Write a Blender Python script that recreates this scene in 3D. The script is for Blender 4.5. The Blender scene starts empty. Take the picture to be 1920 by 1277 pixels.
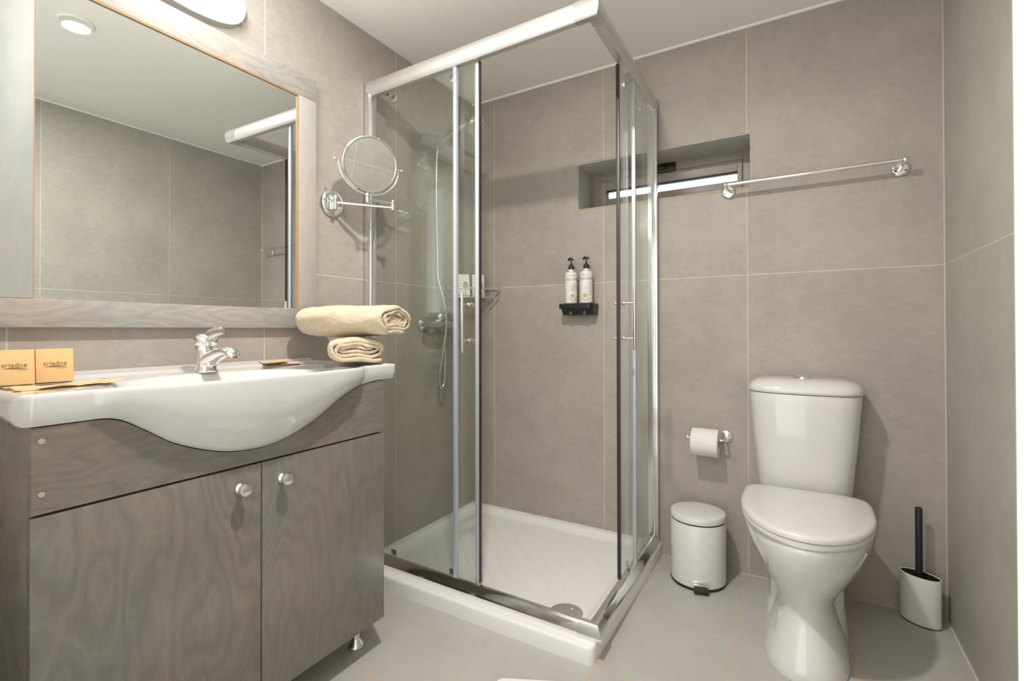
import bpy, bmesh, math, random
from mathutils import Vector, Matrix, noise
random.seed(7)
sc = bpy.context.scene
COL = sc.collection
PI = math.pi

# ------------------------------------------------------------------ camera
FPX, YAW, PITCH, ROLL = 909.92, 0.5311, 0.0073, -0.00167
CAMLOC = Vector((1.5203, -2.1341, 0.9753))
SX, SY = 7.1, -28.0
fw = Vector((-math.sin(YAW)*math.cos(PITCH), math.cos(YAW)*math.cos(PITCH), math.sin(PITCH)))
rt0 = Vector((math.cos(YAW), math.sin(YAW), 0)); up0 = rt0.cross(fw)
rt = math.cos(ROLL)*rt0 + math.sin(ROLL)*up0
up = -math.sin(ROLL)*rt0 + math.cos(ROLL)*up0
cd = bpy.data.cameras.new('camera'); cam = bpy.data.objects.new('camera', cd); COL.objects.link(cam)
M = Matrix((rt, up, -fw)).transposed().to_4x4(); M.translation = CAMLOC
cam.matrix_world = M
cd.sensor_width = 36; cd.lens = FPX/1920*36
cd.shift_x = -SX/1920; cd.shift_y = SY/1920
cd.clip_start = 0.02
sc.camera = cam

# ------------------------------------------------------------------ light and exposure
sc.view_settings.view_transform = 'Standard'; sc.view_settings.look = 'None'
sc.view_settings.gamma = 1; sc.view_settings.use_curve_mapping = False
sc.view_settings.exposure = 0.69
w = bpy.data.worlds.new('world'); sc.world = w; w.use_nodes = True
w.node_tree.nodes['Background'].inputs[0].default_value = (0.94, 1.0, 0.99, 1)
w.node_tree.nodes['Background'].inputs[1].default_value = 1.35

def area(name, loc, size, power, color, rot=(0, 0, 0), shape='DISK', sy=None, spread=None):
    l = bpy.data.lights.new(name, 'AREA'); l.shape = shape; l.size = size
    if sy: l.size_y = sy
    l.energy = power; l.color = color
    if spread: l.spread = spread
    o = bpy.data.objects.new(name, l); COL.objects.link(o); o.location = loc; o.rotation_euler = rot
    return o
SPOT = (0.972, -1.37)
area('downlight_lamp', (SPOT[0], SPOT[1], 2.165), 0.085, 15.5, (1.0, 0.948, 0.90))
pl = bpy.data.lights.new('vanity_bulb', 'POINT'); pl.energy = 3.5; pl.color = (0.98, 1.0, 0.95); pl.shadow_soft_size = 0.06
plo = bpy.data.objects.new('vanity_bulb', pl); COL.objects.link(plo); plo.location = (0.26, -1.42, 2.01)
# daylight coming in through the open doorway behind the camera
dp = bpy.data.lights.new('doorway_daylight', 'AREA'); dp.shape = 'RECTANGLE'; dp.size = 0.8; dp.size_y = 2.0; dp.cycles.is_portal = True
dpo = bpy.data.objects.new('doorway_daylight', dp); COL.objects.link(dpo)
dpo.location = (1.16, -2.2, 1.02); dpo.rotation_euler = (PI/2, 0, 0)

# ------------------------------------------------------------------ node helpers
def newmat(name):
    m = bpy.data.materials.new(name); m.use_nodes = True
    nt = m.node_tree
    return m, nt, nt.nodes['Principled BSDF']
def N(nt, t, **kw):
    n = nt.nodes.new(t)
    for k, v in kw.items(): setattr(n, k, v)
    return n
def setin(nt, sock, v):
    if isinstance(v, bpy.types.NodeSocket): nt.links.new(v, sock)
    else: sock.default_value = v
def math_(nt, op, a, b=None, clamp=False):
    n = N(nt, 'ShaderNodeMath', operation=op); n.use_clamp = clamp
    setin(nt, n.inputs[0], a)
    if b is not None: setin(nt, n.inputs[1], b)
    return n.outputs[0]
def mix(nt, fac, a, b, mode='MIX'):
    n = N(nt, 'ShaderNodeMix', data_type='RGBA', blend_type=mode)
    setin(nt, n.inputs[0], fac)
    setin(nt, n.inputs[6], a if isinstance(a, bpy.types.NodeSocket) else (*a, 1))
    setin(nt, n.inputs[7], b if isinstance(b, bpy.types.NodeSocket) else (*b, 1))
    return n.outputs[2]
def ntex(nt, vec, scale, detail=3, rough=0.55):
    n = N(nt, 'ShaderNodeTexNoise'); n.inputs['Scale'].default_value = scale
    n.inputs['Detail'].default_value = detail; n.inputs['Roughness'].default_value = rough
    if vec is not None: nt.links.new(vec, n.inputs['Vector'])
    return n.outputs['Fac']
def ramp(nt, fac, stops):
    n = N(nt, 'ShaderNodeValToRGB'); e = n.color_ramp.elements
    while len(e) < len(stops): e.new(0.5)
    for i, (p, c) in enumerate(stops): e[i].position = p; e[i].color = (*c, 1) if len(c) == 3 else c
    nt.links.new(fac, n.inputs[0]); return n.outputs[0]
def bump(nt, h, strength, dist=0.002):
    n = N(nt, 'ShaderNodeBump'); n.inputs['Strength'].default_value = strength; n.inputs['Distance'].default_value = dist
    nt.links.new(h, n.inputs['Height']); return n.outputs[0]
def mapping(nt, vec, scale):
    n = N(nt, 'ShaderNodeMapping'); nt.links.new(vec, n.inputs[0]); n.inputs['Scale'].default_value = scale
    return n.outputs[0]

def plain(name, col, rough=0.5, metal=0.0, coat=0.0, var=0.0, vscale=20, spec=None):
    m, nt, b = newmat(name)
    b.inputs['Roughness'].default_value = rough; b.inputs['Metallic'].default_value = metal
    b.inputs['Coat Weight'].default_value = coat
    b.inputs['Coat Roughness'].default_value = 0.04
    if spec is not None: b.inputs['Specular IOR Level'].default_value = spec
    tc = N(nt, 'ShaderNodeTexCoord')
    f = ntex(nt, tc.outputs['Object'], vscale, 2)
    lo = tuple(c*(1-var) for c in col); hi = tuple(min(1, c*(1+var)) for c in col)
    nt.links.new(mix(nt, f, lo, hi), b.inputs['Base Color'])
    return m

def tile_mat(name, ua, va, pu, u0, pv, v0, grout, base, var, gcol, rough=0.45, mott=1.0, bump_s=0.25):
    m, nt, b = newmat(name)
    g = N(nt, 'ShaderNodeNewGeometry'); s = N(nt, 'ShaderNodeSeparateXYZ'); nt.links.new(g.outputs['Position'], s.inputs[0])
    def axis(a, p, o):
        t = math_(nt, 'DIVIDE', math_(nt, 'SUBTRACT', s.outputs[a], o), p)
        fr = math_(nt, 'FRACT', t)
        d = math_(nt, 'MULTIPLY', math_(nt, 'SUBTRACT', 0.5, math_(nt, 'ABSOLUTE', math_(nt, 'SUBTRACT', fr, 0.5))), p)
        mr = N(nt, 'ShaderNodeMapRange'); nt.links.new(d, mr.inputs[0])
        mr.inputs[1].default_value = grout*0.35; mr.inputs[2].default_value = grout*0.65
        mr.inputs[3].default_value = 1; mr.inputs[4].default_value = 0
        return mr.outputs[0], math_(nt, 'FLOOR', t)
    mu, iu = axis(ua, pu, u0); mv, iv = axis(va, pv, v0)
    gm = math_(nt, 'MAXIMUM', mu, mv)
    # each tile its own offset into the cement pattern
    cmb = N(nt, 'ShaderNodeCombineXYZ'); nt.links.new(iu, cmb.inputs[0]); nt.links.new(iv, cmb.inputs[1])
    wn = N(nt, 'ShaderNodeTexWhiteNoise', noise_dimensions='3D'); nt.links.new(cmb.outputs[0], wn.inputs['Vector'])
    vm = N(nt, 'ShaderNodeVectorMath', operation='SCALE'); nt.links.new(wn.outputs['Color'], vm.inputs[0]); vm.inputs['Scale'].default_value = 7
    va_ = N(nt, 'ShaderNodeVectorMath', operation='ADD'); nt.links.new(g.outputs['Position'], va_.inputs[0]); nt.links.new(vm.outputs[0], va_.inputs[1])
    vec = va_.outputs[0]
    big = ntex(nt, vec, 3.4*mott, 7, 0.66); fine = ntex(nt, mapping(nt, vec, (1.0, 1.0, 1.9)), 30, 6, 0.72); spk = ntex(nt, vec, 190, 2, 0.6)
    f = math_(nt, 'ADD', math_(nt, 'MULTIPLY', big, 0.50), math_(nt, 'ADD', math_(nt, 'MULTIPLY', fine, 0.34), math_(nt, 'MULTIPLY', spk, 0.16)))
    lo = tuple(c*(1-var) for c in base); hi = tuple(c*(1+var) for c in base)
    c = ramp(nt, f, [(0.32, lo), (0.68, hi)])
    tint = mix(nt, math_(nt, 'MULTIPLY', wn.outputs['Value'], 0.10), (1, 1, 1), (0.86, 0.87, 0.88))
    c = mix(nt, 1.0, c, tint, 'MULTIPLY')
    pale = ramp(nt, ntex(nt, vec, 60, 3, 0.6), [(0.66, (0, 0, 0)), (0.80, (1, 1, 1))])
    c = mix(nt, math_(nt, 'MULTIPLY', pale, 0.22), c, tuple(min(1, x*1.45) for x in base))
    gv = mix(nt, ntex(nt, g.outputs['Position'], 9, 2), tuple(x*0.86 for x in gcol), tuple(x*1.1 for x in gcol))
    nt.links.new(mix(nt, gm, c, gv), b.inputs['Base Color'])
    rr = math_(nt, 'ADD', math_(nt, 'MULTIPLY', fine, 0.18), rough)
    nt.links.new(math_(nt, 'MAXIMUM', rr, math_(nt, 'MULTIPLY', gm, 0.85)), b.inputs['Roughness'])
    h = math_(nt, 'SUBTRACT', math_(nt, 'MULTIPLY', fine, 0.12), gm)
    nt.links.new(bump(nt, h, bump_s, 0.0012), b.inputs['Normal'])
    return m

WB = (0.398, 0.353, 0.312)
GW = (0.62, 0.55, 0.46)
T_LEFT = tile_mat('tile_wall_left', 1, 2, 0.6, -1.1775, 1.2, 1.176, 0.0032, WB, 0.19, GW)
T_BACK = tile_mat('tile_wall_back', 0, 2, 0.6, 0.1378, 1.2, 1.190, 0.0032, WB, 0.19, GW)
T_RIGHT = tile_mat('tile_wall_right', 1, 2, 0.6, -0.610, 1.2, 1.192, 0.0032, (0.415, 0.392, 0.345), 0.19, GW)  # same tile type; the cooler light on this wall is put into its base
T_FLOOR = tile_mat('tile_floor', 0, 1, 0.3275, 1.005, 0.3475, -0.4625, 0.0048, (0.45, 0.435, 0.41), 0.10, (0.55, 0.42, 0.28), rough=0.38, mott=1.8)
PAINT = plain('ceiling_paint', (0.91, 0.885, 0.845), 0.9, var=0.015, vscale=3)
WHITE_TRIM = plain('white_trim', (0.83, 0.83, 0.81), 0.45, var=0.01)
SILICONE = plain('silicone_white', (0.56, 0.54, 0.50), 0.5, var=0.05, vscale=40)
CERAMIC = plain('ceramic_white', (0.69, 0.675, 0.655), 0.12, coat=0.7, var=0.01, vscale=4)
CERAMIC_B = plain('basin_white', (0.63, 0.62, 0.605), 0.10, coat=0.8, var=0.01, vscale=4)
ACRYL = plain('tray_white', (0.80, 0.785, 0.765), 0.28, var=0.015, vscale=6)
SEATPL = plain('seat_plastic', (0.68, 0.655, 0.635), 0.25, coat=0.3, var=0.01)
CHROME = plain('chrome', (0.88, 0.885, 0.88), 0.08, 1.0, var=0.02)
STEEL = plain('brushed_steel', (0.72, 0.69, 0.65), 0.28, 1.0, var=0.04, vscale=60)
SATIN = plain('satin_aluminium', (0.72, 0.705, 0.69), 0.38, 0.75, var=0.02, vscale=10)
ALU = plain('polished_aluminium', (0.84, 0.85, 0.86), 0.16, 1.0, var=0.02)
CAPGREY = plain('cap_grey', (0.66, 0.655, 0.64), 0.22, 0.75, var=0.02)
SEAL = plain('grey_seal', (0.50, 0.525, 0.57), 0.36, 0.3, var=0.04)
BLACK = plain('black_plastic', (0.012, 0.012, 0.013), 0.35, var=0.1)
BLACKM = plain('black_matt', (0.016, 0.016, 0.017), 0.55, var=0.1)
DARKSEAL = plain('magnet_strip', (0.03, 0.022, 0.022), 0.4, var=0.05)
BINW = plain('white_enamel', (0.71, 0.705, 0.69), 0.3, coat=0.3, var=0.01)
PAPER = plain('tissue_paper', (0.78, 0.755, 0.72), 0.95, var=0.02, vscale=80)
CARD = plain('white_card', (0.80, 0.79, 0.75), 0.8, var=0.02)
KRAFT = plain('kraft_card', (0.72, 0.47, 0.22), 0.8, var=0.05, vscale=60)
KRAFTP = plain('kraft_paper', (0.70, 0.45, 0.23), 0.85, var=0.08, vscale=50)
INK = plain('brown_ink', (0.20, 0.12, 0.055), 0.8, var=0.1)
INKG = plain('grey_ink', (0.25, 0.25, 0.25), 0.7, var=0.1)
INKD = plain('dark_ink', (0.04, 0.04, 0.045), 0.7, var=0.1)
GOLDINK = plain('ochre_ink', (0.55, 0.42, 0.22), 0.7, var=0.1)
BOTTLE = plain('bottle_white', (0.74, 0.72, 0.67), 0.45, var=0.03, vscale=120)
UPVC = plain('window_frame_taupe', (0.36, 0.315, 0.285), 0.42, var=0.04, vscale=12)
PLASTER = plain('reveal_plaster', (0.50, 0.50, 0.48), 0.9, var=0.1, vscale=18)
BEADCOL = plain('tile_edge_bead', (0.50, 0.38, 0.24), 0.7, var=0.1)
LAMPMETAL = plain('lamp_metal', (0.5, 0.5, 0.5), 0.3, 0.8, var=0.03)
MAT_COTTON = plain('bath_mat_cotton', (0.84, 0.83, 0.81), 0.95, var=0.05, vscale=200)
RUBBER = plain('black_rubber', (0.02, 0.02, 0.02), 0.7, var=0.1)
MIRROR = plain('mirror_silver', (0.86, 0.89, 0.86), 0.0, 1.0, var=0.0)
WOODEDGE = plain('raw_wood_edge', (0.40, 0.25, 0.12), 0.6, var=0.15, vscale=60)

def glass_mat(name, tint, ior=1.5):
    m = bpy.data.materials.new(name); m.use_nodes = True; nt = m.node_tree
    nt.nodes.clear()
    out = N(nt, 'ShaderNodeOutputMaterial'); tr = N(nt, 'ShaderNodeBsdfTransparent'); gl = N(nt, 'ShaderNodeBsdfGlossy')
    mx = N(nt, 'ShaderNodeMixShader'); lw = N(nt, 'ShaderNodeLayerWeight'); lw.inputs['Blend'].default_value = 0.5
    tc = N(nt, 'ShaderNodeTexCoord')
    nt.links.new(mix(nt, ntex(nt, tc.outputs['Object'], 3, 2), tuple(t*0.985 for t in tint), tint), tr.inputs[0])
    gl.inputs['Roughness'].default_value = 0.0; gl.inputs[0].default_value = (1, 1, 1, 1)
    f0 = ((ior-1)/(ior+1))**2
    sch = math_(nt, 'ADD', math_(nt, 'MULTIPLY', math_(nt, 'POWER', lw.outputs['Facing'], 5.0), 1-f0), f0, True)
    nt.links.new(sch, mx.inputs[0]); nt.links.new(tr.outputs[0], mx.inputs[1]); nt.links.new(gl.outputs[0], mx.inputs[2])
    nt.links.new(mx.outputs[0], out.inputs[0])
    return m
GLASS = glass_mat('clear_glass', (0.974, 0.989, 0.974), 1.47)
FITTING = plain('soft_chrome', (0.60, 0.62, 0.61), 0.22, 0.9, var=0.03)
GLASSEDGE = plain('glass_edge', (0.10, 0.17, 0.16), 0.2, var=0.1)
WINGLASS = glass_mat('window_glass', (0.97, 0.98, 0.98), 1.3)

def emit(name, col, s):
    m = bpy.data.materials.new(name); m.use_nodes = True; nt = m.node_tree; b = nt.nodes['Principled BSDF']
    b.inputs['Base Color'].default_value = (0.8, 0.8, 0.8, 1); b.inputs['Emission Color'].default_value = (*col, 1)
    b.inputs['Emission Strength'].default_value = s; return m
LAMPGLOW = emit('opal_glass_lit', (0.98, 1.0, 0.95), 0.62)
LAMPGLOW.node_tree.nodes['Principled BSDF'].inputs['Base Color'].default_value = (0.30, 0.30, 0.29, 1)
DOWNGLOW = emit('downlight_lit', (1.0, 0.96, 0.90), 4.0)

def wood_mat(name, vert, base, seed=0.0, contrast=1.0, coat=0.25, rough=0.22):
    # stained veneer: contour lines of a stretched noise give the cathedral figure
    m, nt, b = newmat(name)
    tc = N(nt, 'ShaderNodeTexCoord')
    add = N(nt, 'ShaderNodeVectorMath', operation='ADD'); nt.links.new(tc.outputs['Object'], add.inputs[0]); add.inputs[1].default_value = (seed, seed*1.7, seed*0.6)
    sc1 = (1.0, 4.6, 1.7) if vert else (1.0, 2.0, 8.0)
    v1 = mapping(nt, add.outputs[0], sc1)
    field = ntex(nt, v1, 1.25, 4.0, 0.42)
    rings = math_(nt, 'ADD', math_(nt, 'MULTIPLY', math_(nt, 'SINE', math_(nt, 'MULTIPLY', field, 95.0)), 0.5), 0.5)
    sc2 = (60, 190, 8) if vert else (60, 8, 190)
    fib = ntex(nt, mapping(nt, add.outputs[0], sc2), 1.0, 3, 0.6)
    cloud = ntex(nt, mapping(nt, add.outputs[0], (2, 3.2, 2.2)), 1.2, 4, 0.6)
    hue = ntex(nt, mapping(nt, add.outputs[0], (3, 5, 2.5)), 1.0, 3, 0.6)
    cool = tuple(c*k for c, k in zip(base, (0.90, 1.00, 1.03))); warm = tuple(c*k for c, k in zip(base, (1.16, 1.0, 0.88)))
    c = mix(nt, ramp(nt, hue, [(0.35, (0, 0, 0)), (0.65, (1, 1, 1))]), cool, warm)
    streak = ramp(nt, rings, [(0.70, (0, 0, 0)), (1.0, (1, 1, 1))])
    c = mix(nt, math_(nt, 'MULTIPLY', streak, 0.46*contrast), c, tuple(x*0.50 for x in base))
    c = mix(nt, math_(nt, 'MULTIPLY', ramp(nt, rings, [(0.0, (1, 1, 1)), (0.14, (0, 0, 0))]), 0.40*contrast), c, (base[0]*1.75, base[1]*1.5, base[2]*1.25))
    c = mix(nt, math_(nt, 'MULTIPLY', fib, 0.10), c, tuple(x*0.72 for x in base))
    c = mix(nt, math_(nt, 'MULTIPLY', cloud, 0.40), c, tuple(x*0.74 for x in base))
    nt.links.new(c, b.inputs['Base Color'])
    nt.links.new(math_(nt, 'ADD', math_(nt, 'MULTIPLY', fib, 0.12), rough), b.inputs['Roughness'])
    b.inputs['Coat Weight'].default_value = coat; b.inputs['Coat Roughness'].default_value = 0.12
    nt.links.new(bump(nt, fib, 0.02, 0.0004), b.inputs['Normal'])
    return m
WBASE = (0.192, 0.175, 0.158)
WOOD_V = wood_mat('grey_stained_wood_upright', True, WBASE, 3.1, 0.65)
WOOD_V2 = wood_mat('grey_stained_wood_door', True, WBASE, 11.4, 0.5)
WOOD_H = wood_mat('grey_stained_wood_level', False, WBASE, 5.3, 0.6)
FRAME_V = wood_mat('mirror_frame_wood_upright', True, (0.43, 0.42, 0.405), 8.2, 0.2, 0.0, 0.42)  # vanity wood again; both frame tones carry the strong light in their base
FRAME_H = wood_mat('mirror_frame_wood_level', False, (0.37, 0.355, 0.335), 1.9, 0.55, 0.0, 0.42)

def terry_mat(name, col):
    m, nt, b = newmat(name)
    tc = N(nt, 'ShaderNodeTexCoord')
    f = ntex(nt, tc.outputs['Object'], 420, 3, 0.7); g = ntex(nt, tc.outputs['Object'], 150, 2, 0.6)
    h = math_(nt, 'ADD', math_(nt, 'MULTIPLY', f, 0.6), math_(nt, 'MULTIPLY', g, 0.4))
    nt.links.new(ramp(nt, h, [(0.3, tuple(c*0.78 for c in col)), (0.65, col)]), b.inputs['Base Color'])
    b.inputs['Roughness'].default_value = 1.0; b.inputs['Sheen Weight'].default_value = 0.35; b.inputs['Sheen Roughness'].default_value = 0.6
    b.inputs['Specular IOR Level'].default_value = 0.1
    nt.links.new(bump(nt, h, 0.9, 0.004), b.inputs['Normal'])
    return m
TERRY = terry_mat('beige_terry', (0.74, 0.60, 0.43))

# ------------------------------------------------------------------ mesh helpers
ORG = {}
def obj(name, bm, mat, parent=None, sharp=35, smooth=True):
    me = bpy.data.meshes.new(name)
    bmesh.ops.recalc_face_normals(bm, faces=bm.faces[:])
    org = ORG.get(parent, Vector((0, 0, 0))) if parent else Vector((0, 0, 0))
    if org.length: bmesh.ops.translate(bm, verts=bm.verts[:], vec=-org)
    for f in bm.faces: f.smooth = smooth
    bm.to_mesh(me); bm.free()
    if smooth: me.set_sharp_from_angle(angle=math.radians(sharp))
    o = bpy.data.objects.new(name, me); COL.objects.link(o)
    for mm in (mat if isinstance(mat, (list, tuple)) else [mat]): me.materials.append(mm)
    if parent: o.parent = parent; ORG[o] = org
    else: ORG[o] = Vector((0, 0, 0))
    return o
def tag(o, label, cat, group=None):
    o['label'] = label; o['category'] = cat
    if group: o['group'] = group
    return o
def thing(name, label, cat, loc=(0, 0, 0), group=None):
    o = bpy.data.objects.new(name, None); COL.objects.link(o); o.location = loc; o.empty_display_size = 0.05
    ORG[o] = Vector(loc); return tag(o, label, cat, group)
def struct(name, bm, mat, parent=None, **k):
    o = obj(name, bm, mat, parent, **k)
    if not parent: o['kind'] = 'structure'
    return o

def box(bm, x0, x1, y0, y1, z0, z1, r=0.0, seg=2):
    t = bmesh.new()
    vs = [t.verts.new(p) for p in ((x0, y0, z0), (x1, y0, z0), (x1, y1, z0), (x0, y1, z0), (x0, y0, z1), (x1, y0, z1), (x1, y1, z1), (x0, y1, z1))]
    for f in ((0, 3, 2, 1), (4, 5, 6, 7), (0, 1, 5, 4), (1, 2, 6, 5), (2, 3, 7, 6), (3, 0, 4, 7)): t.faces.new([vs[i] for i in f])
    if r > 0: bmesh.ops.bevel(t, geom=t.edges[:], offset=r, segments=seg, affect='EDGES', profile=0.5)
    return merge(bm, t)
def merge(bm, t, mtx=None):
    if mtx is not None: bmesh.ops.transform(t, matrix=mtx, verts=t.verts[:])
    me = bpy.data.meshes.new('tmp'); t.to_mesh(me); t.free(); bm.from_mesh(me); bpy.data.meshes.remove(me)
    return bm
def B(*a, **k): return box(bmesh.new(), *a, **k)
def frame_of(d):
    d = Vector(d).normalized(); a = Vector((0, 0, 1)) if abs(d.z) < 0.9 else Vector((1, 0, 0))
    u = a.cross(d).normalized(); return u, d.cross(u), d
def lathe(bm, prof, loc=(0, 0, 0), axis=(0, 0, 1), n=48, sx=1.0, sy=1.0):
    u, v, d = frame_of(axis)
    if tuple(axis) == (0, 0, 1): u, v = Vector((1, 0, 0)), Vector((0, 1, 0))
    L = Vector(loc); rings = []
    for r, h in prof:
        if r <= 1e-6: rings.append([bm.verts.new(L + d*h)])
        else: rings.append([bm.verts.new(L + d*h + u*(r*sx*math.cos(2*PI*i/n)) + v*(r*sy*math.sin(2*PI*i/n))) for i in range(n)])
    for a, b in zip(rings, rings[1:]):
        for i in range(n):
            j = (i+1) % n
            if len(a) == 1 and len(b) == 1: continue
            if len(a) == 1: bm.faces.new((a[0], b[j], b[i]))
            elif len(b) == 1: bm.faces.new((a[i], a[j], b[0]))
            else: bm.faces.new((a[i], a[j], b[j], b[i]))
    if len(rings[0]) > 1: bm.faces.new(rings[0][::-1])
    if len(rings[-1]) > 1: bm.faces.new(rings[-1])
    return bm
def cyl(bm, p0, p1, r, n=32, bev=0.0):
    p0, p1 = Vector(p0), Vector(p1); h = (p1-p0).length
    prof = [(r, 0), (r, h)] if bev <= 0 else [(r-bev, 0), (r-bev*0.3, bev*0.3), (r, bev), (r, h-bev), (r-bev*0.3, h-bev*0.3), (r-bev, h)]
    return lathe(bm, prof, p0, p1-p0, n)
def smooth_path(pts, sub=8):
    P = [Vector(p) for p in pts]; out = []
    for i in range(len(P)-1):
        p0 = P[max(i-1, 0)]; p1 = P[i]; p2 = P[i+1]; p3 = P[min(i+2, len(P)-1)]
        for k in range(sub):
            t = k/sub
            out.append(0.5*((2*p1) + (-p0+p2)*t + (2*p0-5*p1+4*p2-p3)*t*t + (-p0+3*p1-3*p2+p3)*t**3))
    out.append(P[-1]); return out
def tube(bm, pts, r, n=14, radii=None, flat=None, closed=False):
    P = [Vector(p) for p in pts]; m = len(P); prev = None; rings = []
    for i in range(m):
        if closed: d = (P[(i+1) % m]-P[i-1]).normalized()
        else: d = (P[min(i+1, m-1)]-P[max(i-1, 0)]).normalized()
        if prev is None: u, v, _ = frame_of(d)
        else:
            u = (prev - d*prev.dot(d)).normalized(); v = d.cross(u)
        prev = u; rr = radii[i] if radii else r
        if isinstance(rr, tuple): ru, rv = rr
        else: ru = rv = rr
        rings.append([bm.verts.new(P[i] + u*(ru*math.cos(2*PI*k/n)) + v*(rv*math.sin(2*PI*k/n))) for k in range(n)])
    pairs = list(zip(rings, rings[1:])) + ([(rings[-1], rings[0])] if closed else [])
    for a, b in pairs:
        for k in range(n): bm.faces.new((a[k], a[(k+1) % n], b[(k+1) % n], b[k]))
    if not closed: bm.faces.new(rings[0][::-1]); bm.faces.new(rings[-1])
    return bm
def loft(bm, rings, cap0=True, cap1=True):
    R = [[bm.verts.new(p) for p in ring] for ring in rings]; n = len(R[0])
    for a, b in zip(R, R[1:]):
        for k in range(n): bm.faces.new((a[k], a[(k+1) % n], b[(k+1) % n], b[k]))
    if cap0: bm.faces.new(R[0][::-1])
    if cap1: bm.faces.new(R[-1])
    return bm
def prism(bm, pts, d):
    """closed outline (list of 3D points) pushed along d"""
    d = Vector(d); return loft(bm, [[Vector(p) for p in pts], [Vector(p)+d for p in pts]])
def sph(bm, c, r, n=20):
    k = max(6, n//2)
    return lathe(bm, [(r*math.sin(PI*i/k), -r*math.cos(PI*i/k)) for i in range(k+1)], c, (0, 0, 1), n)
def ss(t): t = max(0.0, min(1.0, t)); return t*t*(3-2*t)
def text_bm(s, size, ext=0.0003, spacing=1.0, align='CENTER'):
    cu = bpy.data.curves.new('lettering', 'FONT'); cu.body = s; cu.size = size; cu.extrude = ext; cu.align_x = align; cu.align_y = 'CENTER'
    cu.space_character = spacing; cu.resolution_u = 3
    o = bpy.data.objects.new('lettering', cu); COL.objects.link(o)
    dg = bpy.context.evaluated_depsgraph_get(); me = bpy.data.meshes.new_from_object(o.evaluated_get(dg))
    bpy.data.objects.remove(o); bm = bmesh.new(); bm.from_mesh(me); bpy.data.meshes.remove(me); return bm
def place(bm, origin, ux, uy):
    ux, uy = Vector(ux).normalized(), Vector(uy).normalized(); uz = ux.cross(uy)
    m = Matrix((ux, uy, uz)).transposed().to_4x4(); m.translation = Vector(origin)
    bmesh.ops.transform(bm, matrix=m, verts=bm.verts[:]); return bm

# ------------------------------------------------------------------ room
W, H, YF = 1.9386, 2.1857, -2.05
bm = bmesh.new(); box(bm, -0.12, W+0.12, YF-0.16, 0.26, -0.06, 0); struct('floor', bm, T_FLOOR, smooth=False)
bm = bmesh.new(); box(bm, -0.12, W+0.12, YF-0.10, 0.26, H, H+0.06); struct('ceiling', bm, PAINT, smooth=False)
bm = bmesh.new(); box(bm, -0.12, 0, YF-0.10, 0.0, 0, H); struct('wall_left', bm, T_LEFT, smooth=False)
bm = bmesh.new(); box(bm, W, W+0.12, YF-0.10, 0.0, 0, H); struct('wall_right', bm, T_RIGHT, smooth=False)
WX0, WX1, WZ0, WZ1, WD = 0.607, 1.353, 1.541, 1.757, 0.185
bm = bmesh.new()
box(bm, -0.12, WX0, 0, 0.26, 0, H); box(bm, WX1, W+0.12, 0, 0.26, 0, H)
box(bm, WX0, WX1, 0, 0.26, 0, WZ0); box(bm, WX0, WX1, 0, 0.26, WZ1, H)
struct('wall_back', bm, T_BACK, smooth=False)
DX0, DX1, DZ = 0.74, 1.60, 2.06
bm = bmesh.new()
box(bm, 0, DX0, YF-0.10, YF, 0, H); box(bm, DX1, W, YF-0.10, YF, 0, H); box(bm, DX0, DX1, YF-0.10, YF, DZ, H)
struct('wall_front', bm, PAINT, smooth=False)
# white door lining, the camera looks in through it
JX = 1.5466
bm = bmesh.new()
box(bm, JX, DX1, YF-0.115, YF+0.012, 0, DZ-0.03, 0.0006); box(bm, JX+0.004, JX+0.075, YF+0.0, YF+0.014, 0, DZ+0.02, 0.003)
box(bm, DX0, DX0+0.033, YF-0.115, YF+0.012, 0, DZ-0.03, 0.003); box(bm, DX0, DX1, YF-0.115, YF+0.012, DZ-0.03, DZ, 0.003)
struct('door_1', bm, WHITE_TRIM)
# silicone and cove strips
bm = bmesh.new(); prism(bm, [(0, -0.0005, H-0.009), (0, -0.005, H-0.008), (0, -0.009, H-0.0005), (0, -0.0005, H-0.0005)], (W, 0, 0)); struct('trim_1', bm, PAINT, smooth=False)
bm = bmesh.new(); prism(bm, [(W-0.0005, YF, H-0.008), (W-0.004, YF, H-0.007), (W-0.008, YF, H-0.0005), (W-0.0005, YF, H-0.0005)], (0, -YF, 0)); struct('trim_2', bm, PAINT, smooth=False)
bm = bmesh.new(); prism(bm, [(W-0.0018, 0, 0), (W, -0.0018, 0), (W, 0, 0)], (0, 0, H-0.02)); struct('trim_3', bm, SILICONE, smooth=False)
bm = bmesh.new(); prism(bm, [(W-0.004, YF, 0), (W, YF, 0.004), (W, YF, 0)], (0, -YF, 0)); struct('baseboard_right', bm, SILICONE, smooth=False)
bm = bmesh.new(); prism(bm, [(1.0, -0.003, 0), (1.0, 0, 0.003), (1.0, 0, 0)], (W-1.0, 0, 0)); struct('baseboard_back', bm, BEADCOL, smooth=False)

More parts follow.
